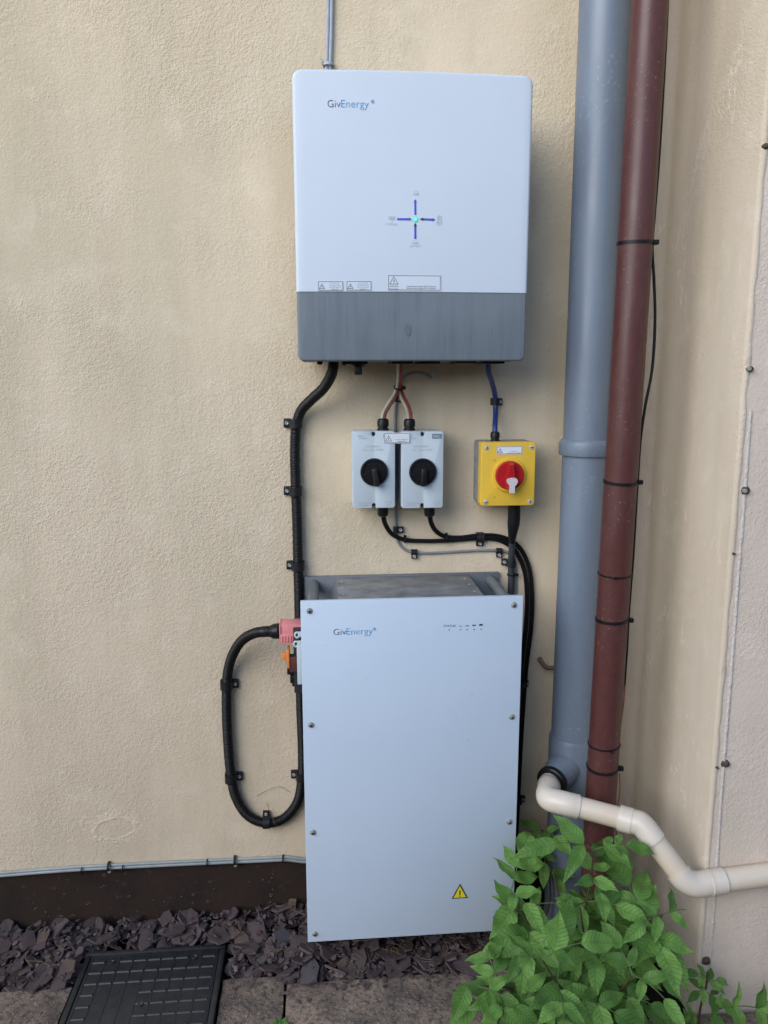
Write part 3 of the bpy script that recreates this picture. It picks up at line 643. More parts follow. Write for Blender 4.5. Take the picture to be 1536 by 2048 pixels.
so = mb.build('dirt_flecks', M_print_grey, bf, 0); so['kind'] = 'stuff'
# connector panel on the left flank
def lx(px, py, y): p = pt(px, py, y); return p.x, p.z
YC = -.13
xa, za = lx(583, 1378, YC); xb, zb_ = lx(605, 1246, YC)
mb = MB(); mb.box(xa+.008, BX0+.014, YC-.035, YC+.05, za+.004, zb_, .002); cp = mb.build('connector_block', M_dark, bat)
x, z = lx(597.5, 1328, YC-.05); mb = MB(); mb.box(x-.003, BX0+.0125, YC-.070, YC-.058, lx(597, 1366, YC-.06)[1], lx(597, 1288, YC-.06)[1], .002); mb.build('cover_plate', M_iso, bat)
for k, (a, b_) in enumerate(((594, 1270), (592, 1288))):
    p = pt(a, b_, YC-.05); mb = MB(); path = [Vector((p.x+.0045*math.cos(t), p.y, p.z+.006*math.sin(t))) for t in [i*6.2832/16 for i in range(17)]]; mb.tube(path, .0022, 8, caps=False); mb.build('locking_lug', M_iso, bat)
    mb = MB(); mb.box(p.x+.003, BX0+.0122, p.y-.003, p.y+.004, p.z-.004, p.z+.007, .001); mb.build('lug_arm', M_iso, bat)
xa, za = lx(581, 1330, YC); xb, zb_ = lx(597, 1300, YC); mb = MB(); mb.box(xa, BX0+.013, YC-.045, YC-.02, za, zb_, .002); so_ = mb.build('spare_socket', M_maroon, bat)
xa, za = lx(574.5, 1331, YC-.03); xb, zb_ = lx(579, 1296, YC-.03); mb = MB(); mb.box(xa, xb, YC-.048, YC-.012, za, zb_, .001); cap = mb.build('orange_cap', M_orange, bat)
xa, za = lx(564.5, 1319, YC-.03); mb = MB(); mb.box(xa, lx(575, 1319, YC-.03)[0], YC-.034, YC-.026, za, lx(565, 1306, YC-.03)[1], .001); mb.build('cap_tab', M_orange, cap)
for a, b_, s_ in ((578, 1340, .008), (584, 1356, .009), (588, 1366, .005)):
    x, z = lx(a, b_, YC-.02); mb = MB(); mb.box(x-.004, BX0+.013, YC-.03, YC-.01, z-s_, z+s_, .002); mb.build('data_plug', M_black, bat)

# ------------------------------------------------------------------ cables
def ribbed(r0, amp, pitch, lo=None): return lambda L: r0+(amp if (L/pitch) % 1 < .5 else -amp)
# conduit from the inverter, down behind the battery, looping back up into the pink plug
cpath = pxpath([(668, 718, -.105), (664, 745, -.10), (648, 775, -.075), (622, 800, -.045), (602, 822, -.022), (593, 850, -.0145), (590, 900, -.0145), (591, 960, -.0145), (594, 1040, -.0145), (596, 1120, -.0145), (598, 1200, -.0145), (600, 1300, -.0145), (602, 1420, -.0145), (605, 1500, -.0145), (604, 1555, -.0145), (594, 1605, -.0145), (566, 1638, -.0145), (532, 1646, -.0145), (497, 1632, -.0145), (472, 1595, -.0145), (462, 1550, -.0145), (455, 1470, -.0145), (453, 1400, -.0145), (455, 1350, -.017), (463, 1316, -.03), (482, 1283, -.06), (507, 1267, -.095), (530, 1263, -.118), (552, 1262, -.13)], .0011)
cb = thing('battery_cable', 'thick black corrugated cable looping down the wall to a pink plug', 'cable', pt(532, 1646, -.0145))
mb = MB(); mb.tube(cpath, .0118, 16, ribbed(.0116, .00045, .0036)); mb.build('conduit', M_cable, cb, 50)
e = pt(545, 1262, -.13); mb = MB(); mb.lathe(pt(524, 1263.5, -.115), pt(562, 1262, -.13)-pt(524, 1263.5, -.115), [(0, .0126), (.020, .0128), (.028, .0165), (.033, .0175), (.044, .0175)], 24); mb.build('boot', M_black, cb)
xa, za = lx(560, 1279, -.135); xb, zb_ = lx(603, 1243, -.135)
mb = MB(); mb.box(xa, xb, -.158, -.112, za+.002, zb_, .002); pl = mb.build('plug', M_pink_plug, cb)
mb = MB(); mb.box(xa+.002, xb-.012, -.1605, -.157, za, za+.020, .0008); pf = mb.build('plug_latch', M_pink_plug, pl)
for i in range(4): mb = MB(); mb.box(xa+.005+i*.0065, xa+.0068+i*.0065, -.1622, -.160, za+.002, za+.017, .0004); mb.build('plug_rib', M_pink_plug, pl)
mb = MB(); mb.box(xa+.0005, xa+.0035, -.1605, -.111, za+.001, zb_+.001, .0008); mb.build('plug_collar', M_pink_plug, pl)

def cable(name, label, pts_, r_, mat, seg=12): mb = MB(); mb.tube(pxpath(pts_), r_, seg); return tag(mb.build(name, mat), label, 'cable')
def twin(mb, pts_, r_, gap=0):
    P = pxpath(pts_); mb.tube(P, r_, 10, off=(r_*.92, 0)); mb.tube(P, r_, 10, off=(-r_*.92, 0)); return mb
for k, (lab, pts_) in enumerate((
    ('twin black cable curving from the left grey isolator to behind the battery', [(767, 1018, -.05), (767, 1034, -.045), (771, 1049, -.030), (784, 1068, -.014), (808, 1079, -.008), (850, 1082, -.008), (905, 1080.5, -.008), (955, 1077, -.008), (997, 1080, -.008), (1027, 1098, -.008), (1047, 1135, -.009), (1054, 1190, -.010), (1051, 1260, -.010), (1043, 1330, -.010), (1036, 1420, -.010), (1030, 1520, -.010), (1024, 1640, -.010)]),
    ('twin black cable curving from the right grey isolator to behind the battery', [(860, 1016, -.05), (860, 1032, -.045), (863, 1047, -.03), (872, 1062, -.016), (890, 1073, -.009), (920, 1075, -.010), (955, 1071, -.010), (1000, 1073, -.010), (1036, 1092, -.010), (1057, 1132, -.010), (1064, 1190, -.010), (1062, 1255, -.010), (1053, 1330, -.010), (1046, 1420, -.010), (1040, 1520, -.010), (1034, 1640, -.010), (1026, 1760, -.010)]))):
    tag(twin(MB(), pts_, .0030).build('solar_cable', M_cable), lab, 'cable', 'black cables from the grey isolators')
# red and white pairs above the isolators
for k, (lab, pts_) in enumerate((
    ('red and white cable pair splitting left to the left grey isolator', [(799, 716, -.12), (799, 745, -.10), (797, 772, -.070), (789, 792, -.055), (776, 812, -.05), (768, 828, -.05), (766, 846, -.05)]),
    ('red and white cable pair splitting right to the right grey isolator', [(800, 716, -.11), (800, 745, -.088), (799, 772, -.057), (804, 792, -.05), (814, 812, -.05), (819, 828, -.05), (819, 846, -.05)]))):
    t = thing('solar_cable_pair', lab, 'cable', pt(*pts_[-1]), 'red and white cables into the grey isolators'); P = pxpath(pts_)
    for mat, sg, nm in ((M_whitec, -1, 'white_core'), (M_redc, 1, 'red_core')):
        mb = MB(); mb.tube(P, .0034, 10, off=(-sg*.0033, 0)); mb.build(nm, mat, t)
cable('blue_cable', 'blue cable from the inverter down into the yellow isolator', [(976, 716, -.12), (977, 742, -.10), (983, 762, -.065), (989, 785, -.028), (991, 805, -.014), (991, 830, -.022), (990, 850, -.04), (990, 880, -.05)], .0062, M_blue)
cable('thin_grey_cable', 'thin grey cable looping behind the isolators and along the wall', [(862, 716, -.10), (866, 738, -.075), (868, 752, -.055), (864, 756, -.045), (850, 748, -.03), (830, 745, -.02), (812, 751, -.012), (802, 764, -.006), (795, 785, -.004), (791, 815, -.004), (791, 880, -.004), (793, 960, -.004), (792, 1030, -.004), (792, 1062, -.004), (796, 1084, -.004), (812, 1100, -.004), (845, 1106, -.004), (900, 1104, -.004), (960, 1101, -.004), (1005, 1102, -.004), (1022, 1108, -.004), (1030, 1126, -.004), (1032, 1170, -.004), (1032, 1230, -.004), (1030, 1300, -.004)], .0033, M_gcable)
# cable with boot under the yellow isolator
yc = thing('supply_cable', 'dark grey cable with flared rubber boot below the yellow isolator', 'cable', pt(1026, 1100, -.03))
P = pxpath([(1025, 1050, -.048), (1024, 1085, -.034), (1023, 1110, -.026), (1022, 1128, -.016), (1022, 1160, -.014), (1021, 1200, -.014), (1020, 1300, -.014)]); mb = MB(); mb.tube(P, .0078, 16); mb.build('sheath', M_dgrey, yc)
P = pxpath([(1028, 1004, -.055), (1028, 1030, -.054), (1027, 1048, -.051), (1025.5, 1064, -.045), (1024.5, 1076, -.039), (1024, 1084, -.0345)], .002)
tot = sum((P[i+1]-P[i]).length for i in range(len(P)-1))
def brad(L):
    u = L/tot
    return .0148 if u < .5 else .0148+(.0084-.0148)*((u-.5)/.45 if u < .95 else 1)
mb = MB(); mb.tube(P, .01, 20, brad); mb.build('boot', M_black, yc)
# twin grey cable coming down to the inverter
mb = MB(); twin(mb, [(681, -900, -.0055), (661, -60, -.0055), (659, 60, -.0055), (657, 128, -.0055), (657, 220, -.0055)], .0040); tag(mb.build('twin_grey_cable', M_tcable), 'grey twin cable running down the wall into the inverter top', 'cable')
# pale cables along the top of the plinth
mb = MB(); L_ = [(-700, 1790, -.006), (-200, 1760.5, -.006), (0, 1748.5, -.006), (80, 1742, -.006), (165, 1736, -.006), (300, 1729, -.006), (415, 1723.5, -.006), (520, 1719, -.006), (575, 1717, -.006), (600, 1720, -.006), (640, 1722, -.006)]
mb.tube(pxpath(L_, .01), .0042, 10, off=(0.0037, 0)); mb.tube(pxpath(L_, .01), .0036, 10, off=(-.0037, 0)); tag(mb.build('plinth_cable', M_pcable), 'pale grey cables running along the top of the dark plinth', 'cable')

# clips: a saddle over the cable with a screwed tab to one side
def clip(label, px, py, r_, vert, side, y=None, tab=.017, wid=.017, mat=None, group='black cable clips'):
    mat = mat or M_dusty
    """vert: the cable runs up and down here; side -1 left/down, +1 right/up"""
    y = -(r_+.003) if y is None else y
    c = pt(px, py, y); t = thing('cable_clip', label, 'clip', (c.x, 0, c.z), group); th = .0024
    ax = (0, 0, 1) if vert else (1, 0, 0); a = Vector((1, 0, 0)) if vert else Vector((0, 0, 1)); az = Vector(ax)
    prof = []; n = 14; ro = r_+.0006
    pts_o = [(-ro-th, -y-.0004)]+[(-(ro+th)*math.cos(math.pi*i/n), -(ro+th)*math.sin(math.pi*i/n)) for i in range(n+1)]+[(ro+th, -y-.0004)]
    pts_i = [(-ro, -y-.0004)]+[(-ro*math.cos(math.pi*i/n), -ro*math.sin(math.pi*i/n)) for i in range(n+1)]+[(ro, -y-.0004)]
    m_ = len(pts_o); mb = MB(); V = []
    for (arr, s_) in ((pts_o, -1), (pts_i, -1), (pts_o, 1), (pts_i, 1)):
        for (u, v_) in arr: V.append(Vector((c.x, y, c.z))+a*u+Vector((0, v_, 0))+az*(s_*wid/2))
    Fc = []
    for i in range(m_-1): Fc += [[i, i+1, m_+i+1, m_+i], [2*m_+i+1, 2*m_+i, 3*m_+i, 3*m_+i+1], [i, 2*m_+i, 2*m_+i+1, i+1], [m_+i+1, 3*m_+i+1, 3*m_+i, m_+i]]
    mb.add(V, Fc); mb.build('saddle', mat, t)
    o = a*side*(r_+th+tab/2-.004)+az*(-.0008*side); q = Vector((c.x, 0, c.z))+o; hx = tab/2 if vert else wid/2; hz = wid/2 if vert else tab/2
    mb = MB(); mb.box(q.x-hx, q.x+hx, -.0095, -.0003, q.z-hz, q.z+hz, .0015); tb = mb.build('tab', mat, t)
    s_ = q+a*side*.001; mb = MB(); mb.lathe((s_.x, -.0088, s_.z), (0, -1, 0), [(0, .0046), (.0018, .0044), (.0026, .0034), (.0018, .0016)], 14); sc_ = mb.build('screw', M_steel, t)
    return t
CR = .0122
for lab, px, py, vert, side in (('black clip on the thick cable, highest one below the inverter', 591, 847, 1, -1), ('black clip on the thick cable, level with the grey isolator bottoms', 591, 983, 1, -1),
    ('black clip on the thick cable just above the battery corner', 596, 1132, 1, -1), ('black clip on the cable loop, upper left below the pink plug', 453, 1370, 1, 1),
    ('black clip on the cable loop, lower left side', 462, 1556, 1, 1), ('black clip on the right side of the loop at the battery edge', 604, 1552, 1, -1)):
    clip(lab, px, py, CR, vert, side, wid=.021 if vert else .017)
clip('upright black clip at the very bottom of the cable loop', 533, 1645, CR, 0, 1, tab=.015)
clip('small black clip on grey cable above the two isolators', 792, 797, .0034, 1, 1, tab=.013, wid=.014); clip('small black clip on grey cable below the two isolators', 792, 1059, .0034, 1, 1, tab=.016, wid=.015)
clip('small black clip under grey cable, left of the two', 828, 1104.5, .0034, 0, -1, tab=.014, wid=.014); clip('small black clip under grey cable, beside the boot cable', 998, 1102, .0034, 0, -1, tab=.014, wid=.014)
clip('black clip under the paired black cables', 960, 1075, .0085, 0, -1, y=-.011, tab=.015, wid=.018); clip('black clip left of the boot cable above the battery', 1022, 1126, .008, 1, -1, y=-.015, tab=.015, wid=.016)
clip('black clip on the blue cable', 991, 803, .0064, 1, 1, y=-.0145, tab=.013, wid=.016)
clip('black clip right of the battery, upper one beside grey pipe', 1042, 1368, .008, 1, 1, tab=.014, wid=.017); clip('black clip right of the battery, lower one near white pipe', 1036, 1600, .008, 1, 1, tab=.014, wid=.017)
clip('small dark clip under the plinth cables, left one', 218, 1733, .0080, 0, -1, tab=.008, wid=.006, y=-.0065); clip('small dark clip under the plinth cables, right one', 470, 1721, .0080, 0, -1, tab=.008, wid=.006, y=-.0065)
clip('small grey clip on twin cable at the inverter top', 657, 129, .0085, 1, -1, tab=.006, wid=.006, y=-.006, mat=M_tcable)
def tie(label, px, py, y, r_, direction, head, thick=.0022, width=.0035, group='black cable ties', hr=.003):
    c = pt(px, py, y); t = thing('cable_tie', label, 'cable tie', c, group); d = Vector(direction).normalized(); a = d.orthogonal().normalized(); b_ = d.cross(a)
    mb = MB(); mb.lathe(c-d*width/2, d, [(0, r_), (0, r_+thick), (width, r_+thick), (width, r_), (0, r_)], 32, False); mb.build('strap', M_black, t)
    h = Vector(head).normalized(); h = (h-d*h.dot(d)).normalized(); k = d.cross(h); q = c+h*(r_+hr*.8); mb = MB()
    V = [q+h*i*hr*1.2+k*j*hr+d*l_*hr for i in (-1, 1) for j in (-1, 1) for l_ in (-1, 1)]; mb.add(V, [[0, 1, 3, 2], [4, 6, 7, 5], [0, 4, 5, 1], [2, 3, 7, 6], [0, 2, 6, 4], [1, 5, 7, 3]]); mb.build('head', M_black, t)
tie('small tie bundling the red and white cables', 798, 775, -.064, .0092, (0, -.5, 1), (1, -.2, 0)); tie('small tie round the left twin black cable', 810, 1079.5, -.0085, .006, (1, 0, .05), (0, -.3, 1)); tie('small tie joining both black cables below the right isolator', 892, 1077, -.010, .0085, (1, 0, 0), (0, -.3, 1))
tie('small tie round the boot cable just above the battery', 1024, 1149, -.013, .0100, (0, 0, 1), (1, -.3, 0))
for px, lab in ((165, 'leftmost black tie on plinth cables'), (247, 'black tie on plinth cables, second from left'), (415, 'black tie on plinth cables, third from left'), (566, 'black tie on plinth cables nearest the battery')):
    tie(lab, px, 1748.5-px*.0555, -.006, .0088, (1, 0, 0), (0, -1, -.4), thick=.0012, width=.0035, hr=.0016)

# ------------------------------------------------------------------ isolators
def gland(mb, p, up, s_=1.0):
    d = (0, 0, 1 if up else -1); mb.lathe(p, d, [(0, .0115*s_), (.006*s_, .0115*s_), (.0062*s_, .0098*s_), (.009*s_, .0098*s_), (.0092*s_, .0118*s_), (.019*s_, .0118*s_), (.023*s_, .0105*s_), (.025*s_, .0075*s_)], 10)
def iso(label, a0, b0, a1, b1, knob_tilt, gt, gb, scuffed):
    YF = -.082; X0, Z1 = lx(a0, b0, YF); X1, Z0 = lx(a1, b1, YF)
    t = thing('rotary_isolator', label, 'isolator', ((X0+X1)/2, 0, Z0), 'grey rotary isolators')
    mb = MB(); mb.rplate(X0+.001, X1-.001, YF+.024, -.001, Z0+.001, Z1-.001, .006, .001, 4); mb.build('base', M_iso, t)
    # front cover with notches for the cover screws, top and bottom
    n = 8; xm = (X0+X1)/2; rn = .0042; rc = .006; out = []
    def arc(cx, cz, r_, t0, t1, k=6): return [(cx+r_*math.cos(t0+(t1-t0)*i/k), cz+r_*math.sin(t0+(t1-t0)*i/k)) for i in range(k+1)]
    pi = math.pi
    out += arc(X0+rc, Z0+rc, rc, pi, 1.5*pi); out += [(xm-rn, Z0)]+arc(xm, Z0+.007, rn, pi, 0, 8)+[(xm+rn, Z0)]
    out += arc(X1-rc, Z0+rc, rc, -.5*pi, 0); out += arc(X1-rc, Z1-rc, rc, 0, .5*pi); out += [(xm+rn, Z1)]+arc(xm, Z1-.007, rn, 0, -pi, 8)+[(xm-rn, Z1)]; out += arc(X0+rc, Z1-rc, rc, .5*pi, pi)
    b = bmesh.new(); fv = [b.verts.new((x, YF, z)) for x, z in out]; f = b.faces.new(fv); ex = bmesh.ops.extrude_face_region(b, geom=[f])
    for v in [q for q in ex['geom'] if isinstance(q, bmesh.types.BMVert)]: v.co.y = YF+.023
    bmesh.ops.bevel(b, geom=[e for e in b.edges if all(abs(v.co.y-YF) < 1e-6 for v in e.verts)], offset=.0012, segments=2, profile=.5, affect='EDGES')
    mb = MB(); mb.bm(b); cv = mb.build('cover', M_iso, t)
    for z in (Z0+.006, Z1-.006): mb = MB(); mb.lathe((xm, YF+.022, z), (0, -1, 0), [(0, .0036), (.012, .0036), (.013, .0028)], 12); mb.build('cover_screw', M_dark, t)
    kx, kz = xm+.0008, Z0+(Z1-Z0)*.475
    mb = MB(); mb.lathe((kx, YF+.001, kz), (0, -1, 0), [(0, .0312), (.006, .0312), (.0085, .0298), (.0085, .0262), (.0060, .0250), (.0060, .0005)], 48); kd = mb.build('knob_disc', M_black, t)
    R = Matrix.Rotation(knob_tilt, 3, 'Y'); hb = MB(); hb.box(-.0062, .0062, -.022, .0, -.0300, .010, .0035, 3)
    hb.v = [R @ q+Vector((kx, YF-.004, kz)) for q in hb.v]; hb.build('knob_handle', M_dusty if scuffed else M_black, kd)
    for k in range(5):
        ang = k*1.2566+.9; mb = MB(); q = Vector((kx+.021*math.cos(ang), YF-.0062, kz+.021*math.sin(ang))); mb.box(q.x-.002, q.x+.002, q.y, q.y+.002, q.z-.0015, q.z+.0015, .0004); mb.build('padlock_boss', M_dusty, kd)
    mb = MB(); gland(mb, (gt, -.05, Z1-.002), 1, 1.15); mb.build('top_gland', M_black, t); mb = MB(); gland(mb, (gb, -.05, Z0+.002), 0, 1.1); mb.build('bottom_gland', M_black, t)
    YP = YF-.0003; H_ = Z1-Z0; W_ = X1-X0
    text_mesh('PV ARRAY', xm-.018, xm+.014, Z0+H_*.795, YP, spacing=1.2).build('cover_lettering', M_print_grey, cv, 0); text_mesh('D.C. ISOLATOR', xm-.023, xm+.021, Z0+H_*.752, YP, spacing=1.2).build('cover_lettering', M_print_grey, cv, 0)
    text_mesh('Solar', X0+W_*.14, X0+W_*.28, Z0+H_*.93, YP).build('cover_lettering', M_print_grey, cv, 0); text_mesh('TrueDC', X0+W_*.16, X0+W_*.37, Z0+H_*.90, YP).build('cover_lettering', M_print_grey, cv, 0)
    text_mesh('www.imopc.com', X0+W_*.13, X0+W_*.46, Z0+H_*.062, YP).build('cover_lettering', M_print_grey, cv, 0); text_mesh('SI 16-PEL64', X0+W_*.14, X0+W_*.36, Z0+H_*.030, YP).build('cover_lettering', M_print_grey, cv, 0)
    text_mesh('DC-21B', X1-W_*.24, X1-W_*.08, Z0+H_*.066, YP).build('cover_lettering', M_print_grey, cv, 0); text_mesh('1000V', X1-W_*.21, X1-W_*.11, Z0+H_*.030, YP).build('cover_lettering', M_print_grey, cv, 0)
    bx0, bx1, bz0, bz1 = X1-W_*.27, X1-W_*.045, Z0+H_*.905, Z0+H_*.965
    lb = MB().prism([(bx0, bz0), (bx1, bz0), (bx1, bz1), (bx0, bz1)], YP-.0002, YP).build('logo_block', M_isoblue, cv, 0)
    text_mesh('IMO', bx0+.003, bx1-.003, bz0+.0018, YP-.0003).build('logo_lettering', M_print_white, lb, 0)
    return X0, X1, Z0, Z1
A = iso('grey isolator with scuffed black knob, left of the pair', 704, 863, 790, 1015.5, math.radians(-10), pt(766, 850, -.05).x, pt(766, 1020, -.05).x, True)
B = iso('grey isolator with blue block at its top right, right of the pair', 803, 863, 885.5, 1015.5, math.radians(2), pt(819, 850, -.05).x, pt(859, 1020, -.05).x, False)
X0, Z0 = lx(768, 887, -.0835); X1, Z1 = lx(820.5, 865, -.0835)
ws = []
def tbuild(mb, name, mat, par):
    if par is None:
        o = mb.build('warning_sticker', M_sticker_white, None, 0); tag(o, 'white warning sticker bridging the two grey isolators', 'sticker'); return o
    return mb.build(name, mat, par, 0)
warn_sticker(X0, Z0, X1, Z1, -.0833, tbuild, ['DO NOT WORK ON', 'equipment'], z_from=.55)
# yellow isolator
YF = -.088; X0, Z1 = lx(963, 885, YF); X1, Z0 = lx(1068.5, 1011, YF)
yi = thing('yellow_isolator', 'yellow rotary isolator with red knob and grey lock tab', 'isolator', ((X0+X1)/2, 0, Z0))
mb = MB(); mb.rplate(X0+.001, X1-.001, YF+.030, -.001, Z0+.001, Z1-.001, .006, .001, 4); mb.build('base', nmat('dusty_grey_plastic', (.36, .36, .36), .7, .3, .4, 60, bump=.0004, bscale=300), yi)
mb = MB(); mb.rplate(X0, X1, YF, YF+.029, Z0, Z1, .007, .0025, 4); yv = mb.build('cover', M_yellow, yi)
for x in (X0+.0125, X1-.0105):
    for z in (Z0+.0095, Z1-.012):
        mb = MB(); mb.lathe((x, YF+.0004, z), (0, -1, 0), [(0, .0058), (.0010, .0058), (.0012, .0046), (.0018, .0042), (.0022, .003)], 16); s1 = mb.build('cover_screw', nmat('pale_screw', (.55, .55, .52), .4, metal=.3), yi)
        v_ = (x < X0+.02) == (z > Z0+.03); mb = MB(); mb.box(x-(.0009 if v_ else .0035), x+(.0009 if v_ else .0035), YF-.0024, YF-.0015, z-(.0035 if v_ else .0009), z+(.0035 if v_ else .0009)); mb.build('screw_slot', M_dark, s1)
kx, kz = lx(1020, 951, YF-.01)
mb = MB(); mb.lathe((kx, YF+.001, kz), (0, -1, 0), [(0, .0385), (.006, .0385), (.0075, .0375), (.0075, .033), (.003, .033)], 56); mb.build('yellow_ring', M_yellow, yi)
mb = MB(); mb.lathe((kx, YF-.002, kz), (0, -1, 0), [(0, .0325), (.010, .0325), (.0125, .031), (.0125, .0005)], 56); kr = mb.build('red_knob', M_red, yi)
y0 = YF-.0143; mb = MB()
mb.add([(kx-.0075, y0, kz+.030), (kx+.0055, y0, kz+.0305), (kx+.011, y0, kz-.004), (kx-.012, y0, kz-.004), (kx-.0045, y0-.016, kz+.026), (kx+.0035, y0-.016, kz+.0265), (kx+.0075, y0-.016, kz-.006), (kx-.009, y0-.016, kz-.006), (kx-.011, y0, kz-.028), (kx+.010, y0, kz-.028), (kx-.006, y0-.012, kz-.030), (kx+.006, y0-.012, kz-.030)],
       [[0, 1, 5, 4], [1, 2, 6, 5], [3, 0, 4, 7], [4, 5, 6, 7], [2, 9, 11, 6], [9, 8, 10, 11], [8, 3, 7, 10], [7, 6, 11, 10], [0, 3, 2, 1], [3, 8, 9, 2]]); mb.build('knob_grip', M_red, kr, 30)
hd = [(-.0052, -.0365), (.0052, -.0365), (.0056, -.021), (.0100, -.0165), (.0118, -.011), (.0105, -.0055), (.0058, -.0025), (-.0058, -.0025), (-.0105, -.0055), (-.0118, -.011), (-.0100, -.0165), (-.0056, -.021)]
mb = MB(); mb.prism([(kx+.0005+a, kz+b_) for a, b_ in hd], YF-.0345, YF-.024); mb.build('lock_tab', M_tab, kr)
mb = MB(); gland(mb, (pt(990, 880, -.05).x, -.05, Z1-.002), 1, .95); mb.build('top_gland', M_black, yi)
s0, t0 = lx(993, 909, YF); s1, t1 = lx(1045, 892, YF)
def ybuild(mb, name, mat, par): return mb.build(name, mat if par else M_sticker_white, par or yv, 0)
warn_sticker(s0, t0, s1, t1, YF-.0003, ybuild, ['ISOLATOR', 'AC inverter supply'], z_from=.6)
mk = nmat('dull_ochre_ink', (.42, .26, .03), .5); a, b_ = lx(989, 921, YF); MB().ring(circ(a, b_, .003), circ(a, b_, .0022), YF-.0004, YF-.0001).build('off_mark', mk, yv, 0)
a, b_ = lx(989, 994, YF); MB().ring(circ(a, b_, .003, 4, .785), circ(a, b_, .0021, 4, .785), YF-.0004, YF-.0001).build('on_mark', mk, yv, 0)

# ------------------------------------------------------------------ pipes
GX, GY, GR = .603, -.092, .055
gp = thing('soil_pipe', 'thick grey plastic soil pipe standing against the house wall', 'pipe', (GX, GY, 0))
mb = MB(); mb.tube([Vector((GX+.002*math.sin(z*1.4), GY, z)) for z in [-.06+.11*i for i in range(38)]], GR, 48); mb.build('pipe', M_soil, gp)
zc = pt(1170, 899, -.147).z; mb = MB(); mb.lathe((GX, GY, zc-.018), (0, 0, 1), [(0, GR), (.001, .0605), (.004, .0618), (.026, .0618), (.032, .0600), (.036, .0565), (.037, GR)], 48); mb.build('collar', M_soil, gp)
P1 = pt(1106, 1561, -.172); ax = (Vector((P1.x, P1.y, P1.z))-Vector((GX, GY, P1.z+.012))); ax_n = ax.normalized()
o_ = Vector((GX, GY, P1.z+.012)); Lb = ax.length
mb = MB(); mb.lathe(o_, ax_n, [(0, .040), (Lb*.72, .0375), (Lb*.86, .034), (Lb, .033)], 36); mb.build('boss', M_soil, gp)
mb = MB(); mb.lathe(o_+ax_n*(Lb-.002), ax_n, [(0, .0335), (.001, .0365), (.012, .0365), (.014, .034), (.014, .026)], 36); mb.build('rubber_seal', M_black, gp)
mb = MB(); mb.lathe((GX, GY, P1.z-.075), (0, 0, 1), [(0, GR), (.004, .0585), (.14, .0585), (.15, GR)], 48); mb.build('boss_saddle', M_soil, gp)

dp = [Vector((.652, -.222, 3.9)), Vector((.643, -.222, 2.08)), Vector((.6362, -.222, 1.24)), Vector((.6275, -.224, .48)), Vector((.624, -.225, -.04))]
def dpx(z):
    for a, b_ in zip(dp, dp[1:]):
        if b_.z <= z <= a.z: return b_+(a-b_)*((z-b_.z)/(a.z-b_.z))
    return dp[0]
dn = thing('downpipe', 'glossy brown rainwater downpipe in front of the grey pipe', 'pipe', (.624, -.225, 0))
mb = MB(); mb.tube([dpx(z) for z in [3.899-.06*i for i in range(66)]], .0345, 40); mb.build('pipe', M_down, dn)
for px, py, big, hd_, lab in ((1270, 480, 1, (1, -.35, 0), 'thick black tie on the brown downpipe, topmost'), (1240, 968, 1, (1, -.35, 0), 'thick black tie on the brown downpipe beside the yellow isolator'), (1228, 1156, 0, (-.35, -1, 0), 'thin black tie on the brown downpipe, upper of the two thin ones'),
    (1222, 1248, 1, (1, -.35, 0), 'thick black tie on the brown downpipe, between the two thin ones'), (1205, 1502, 0, (.05, -1, 0), 'thin black tie on the brown downpipe, lower of the two thin ones'), (1203, 1548, 1, (1, -.35, 0), 'thick black tie on the brown downpipe, lowest near white pipe')):
    z = pt(px, py, -.258).z; q = dpx(z); u = (z-.4)/1.6
    e = bpy.data.objects; d = Vector((.05*rnd.uniform(-1, 1), rnd.uniform(-.08, .08), 1)).normalized()
    t = thing('cable_tie', lab, 'cable tie', q, 'ties round the brown downpipe'); wd = .0065 if big else .0035; mb = MB()
    mb.lathe(q-d*wd/2, d, [(0, .0345), (0, .0362), (wd, .0362), (wd, .0345)], 44, False); mb.build('strap', M_black, t)
    h = Vector(hd_).normalized(); c = q+h*.0395; s_ = .0052 if big else .0030; mb = MB(); mb.box(c.x-s_, c.x+s_, c.y-s_, c.y+s_, c.z-s_*.9, c.z+s_*.9, .0008); mb.build('head', M_black, t)
cable('thin_black_cable', 'thin black cable strung down the right of the brown downpipe', [(1398, -900, -.2), (1338, -60, -.2), (1335, 10, -.2), (1329, 130, -.2), (1319, 300, -.2), (1309, 430, -.2), (1304.5, 490, -.2), (1308, 560, -.2), (1310, 640, -.2), (1304, 740, -.2), (1290, 815, -.205), (1281, 880, -.205), (1275, 965, -.205), (1270, 1050, -.205), (1265, 1130, -.205), (1258, 1220, -.21), (1253, 1310, -.21), (1248, 1380, -.21)], .0030, M_cable)
cable('orange_wire', 'thin orange wire hanging beside the downpipe, upper piece', [(1250, 1370, -.212), (1248, 1400, -.214), (1243, 1440, -.214), (1239, 1475, -.214), (1236, 1520, -.22)], .0016, M_copper)
cable('orange_wire', 'thin orange wire hanging beside the downpipe below the lowest tie', [(1239, 1548, -.205), (1240, 1580, -.205), (1232, 1640, -.205), (1234, 1690, -.205)], .0013, M_copper)
mb = MB(); pz_ = pt(1085, 1330, -.012); mb.tube(spline([pz_+Vector(q) for q in ((-.008, .004, .018), (0, 0, .004), (.012, -.003, -.006), (.04, 0, -.006), (.07, .004, -.004))]), .0055, 10); tag(mb.build('reddish_pipe_stub', nmat('dull_red_pipe', (.20, .12, .10), .7)), 'short dull red pipe bend half hidden behind the grey soil pipe', 'pipe')

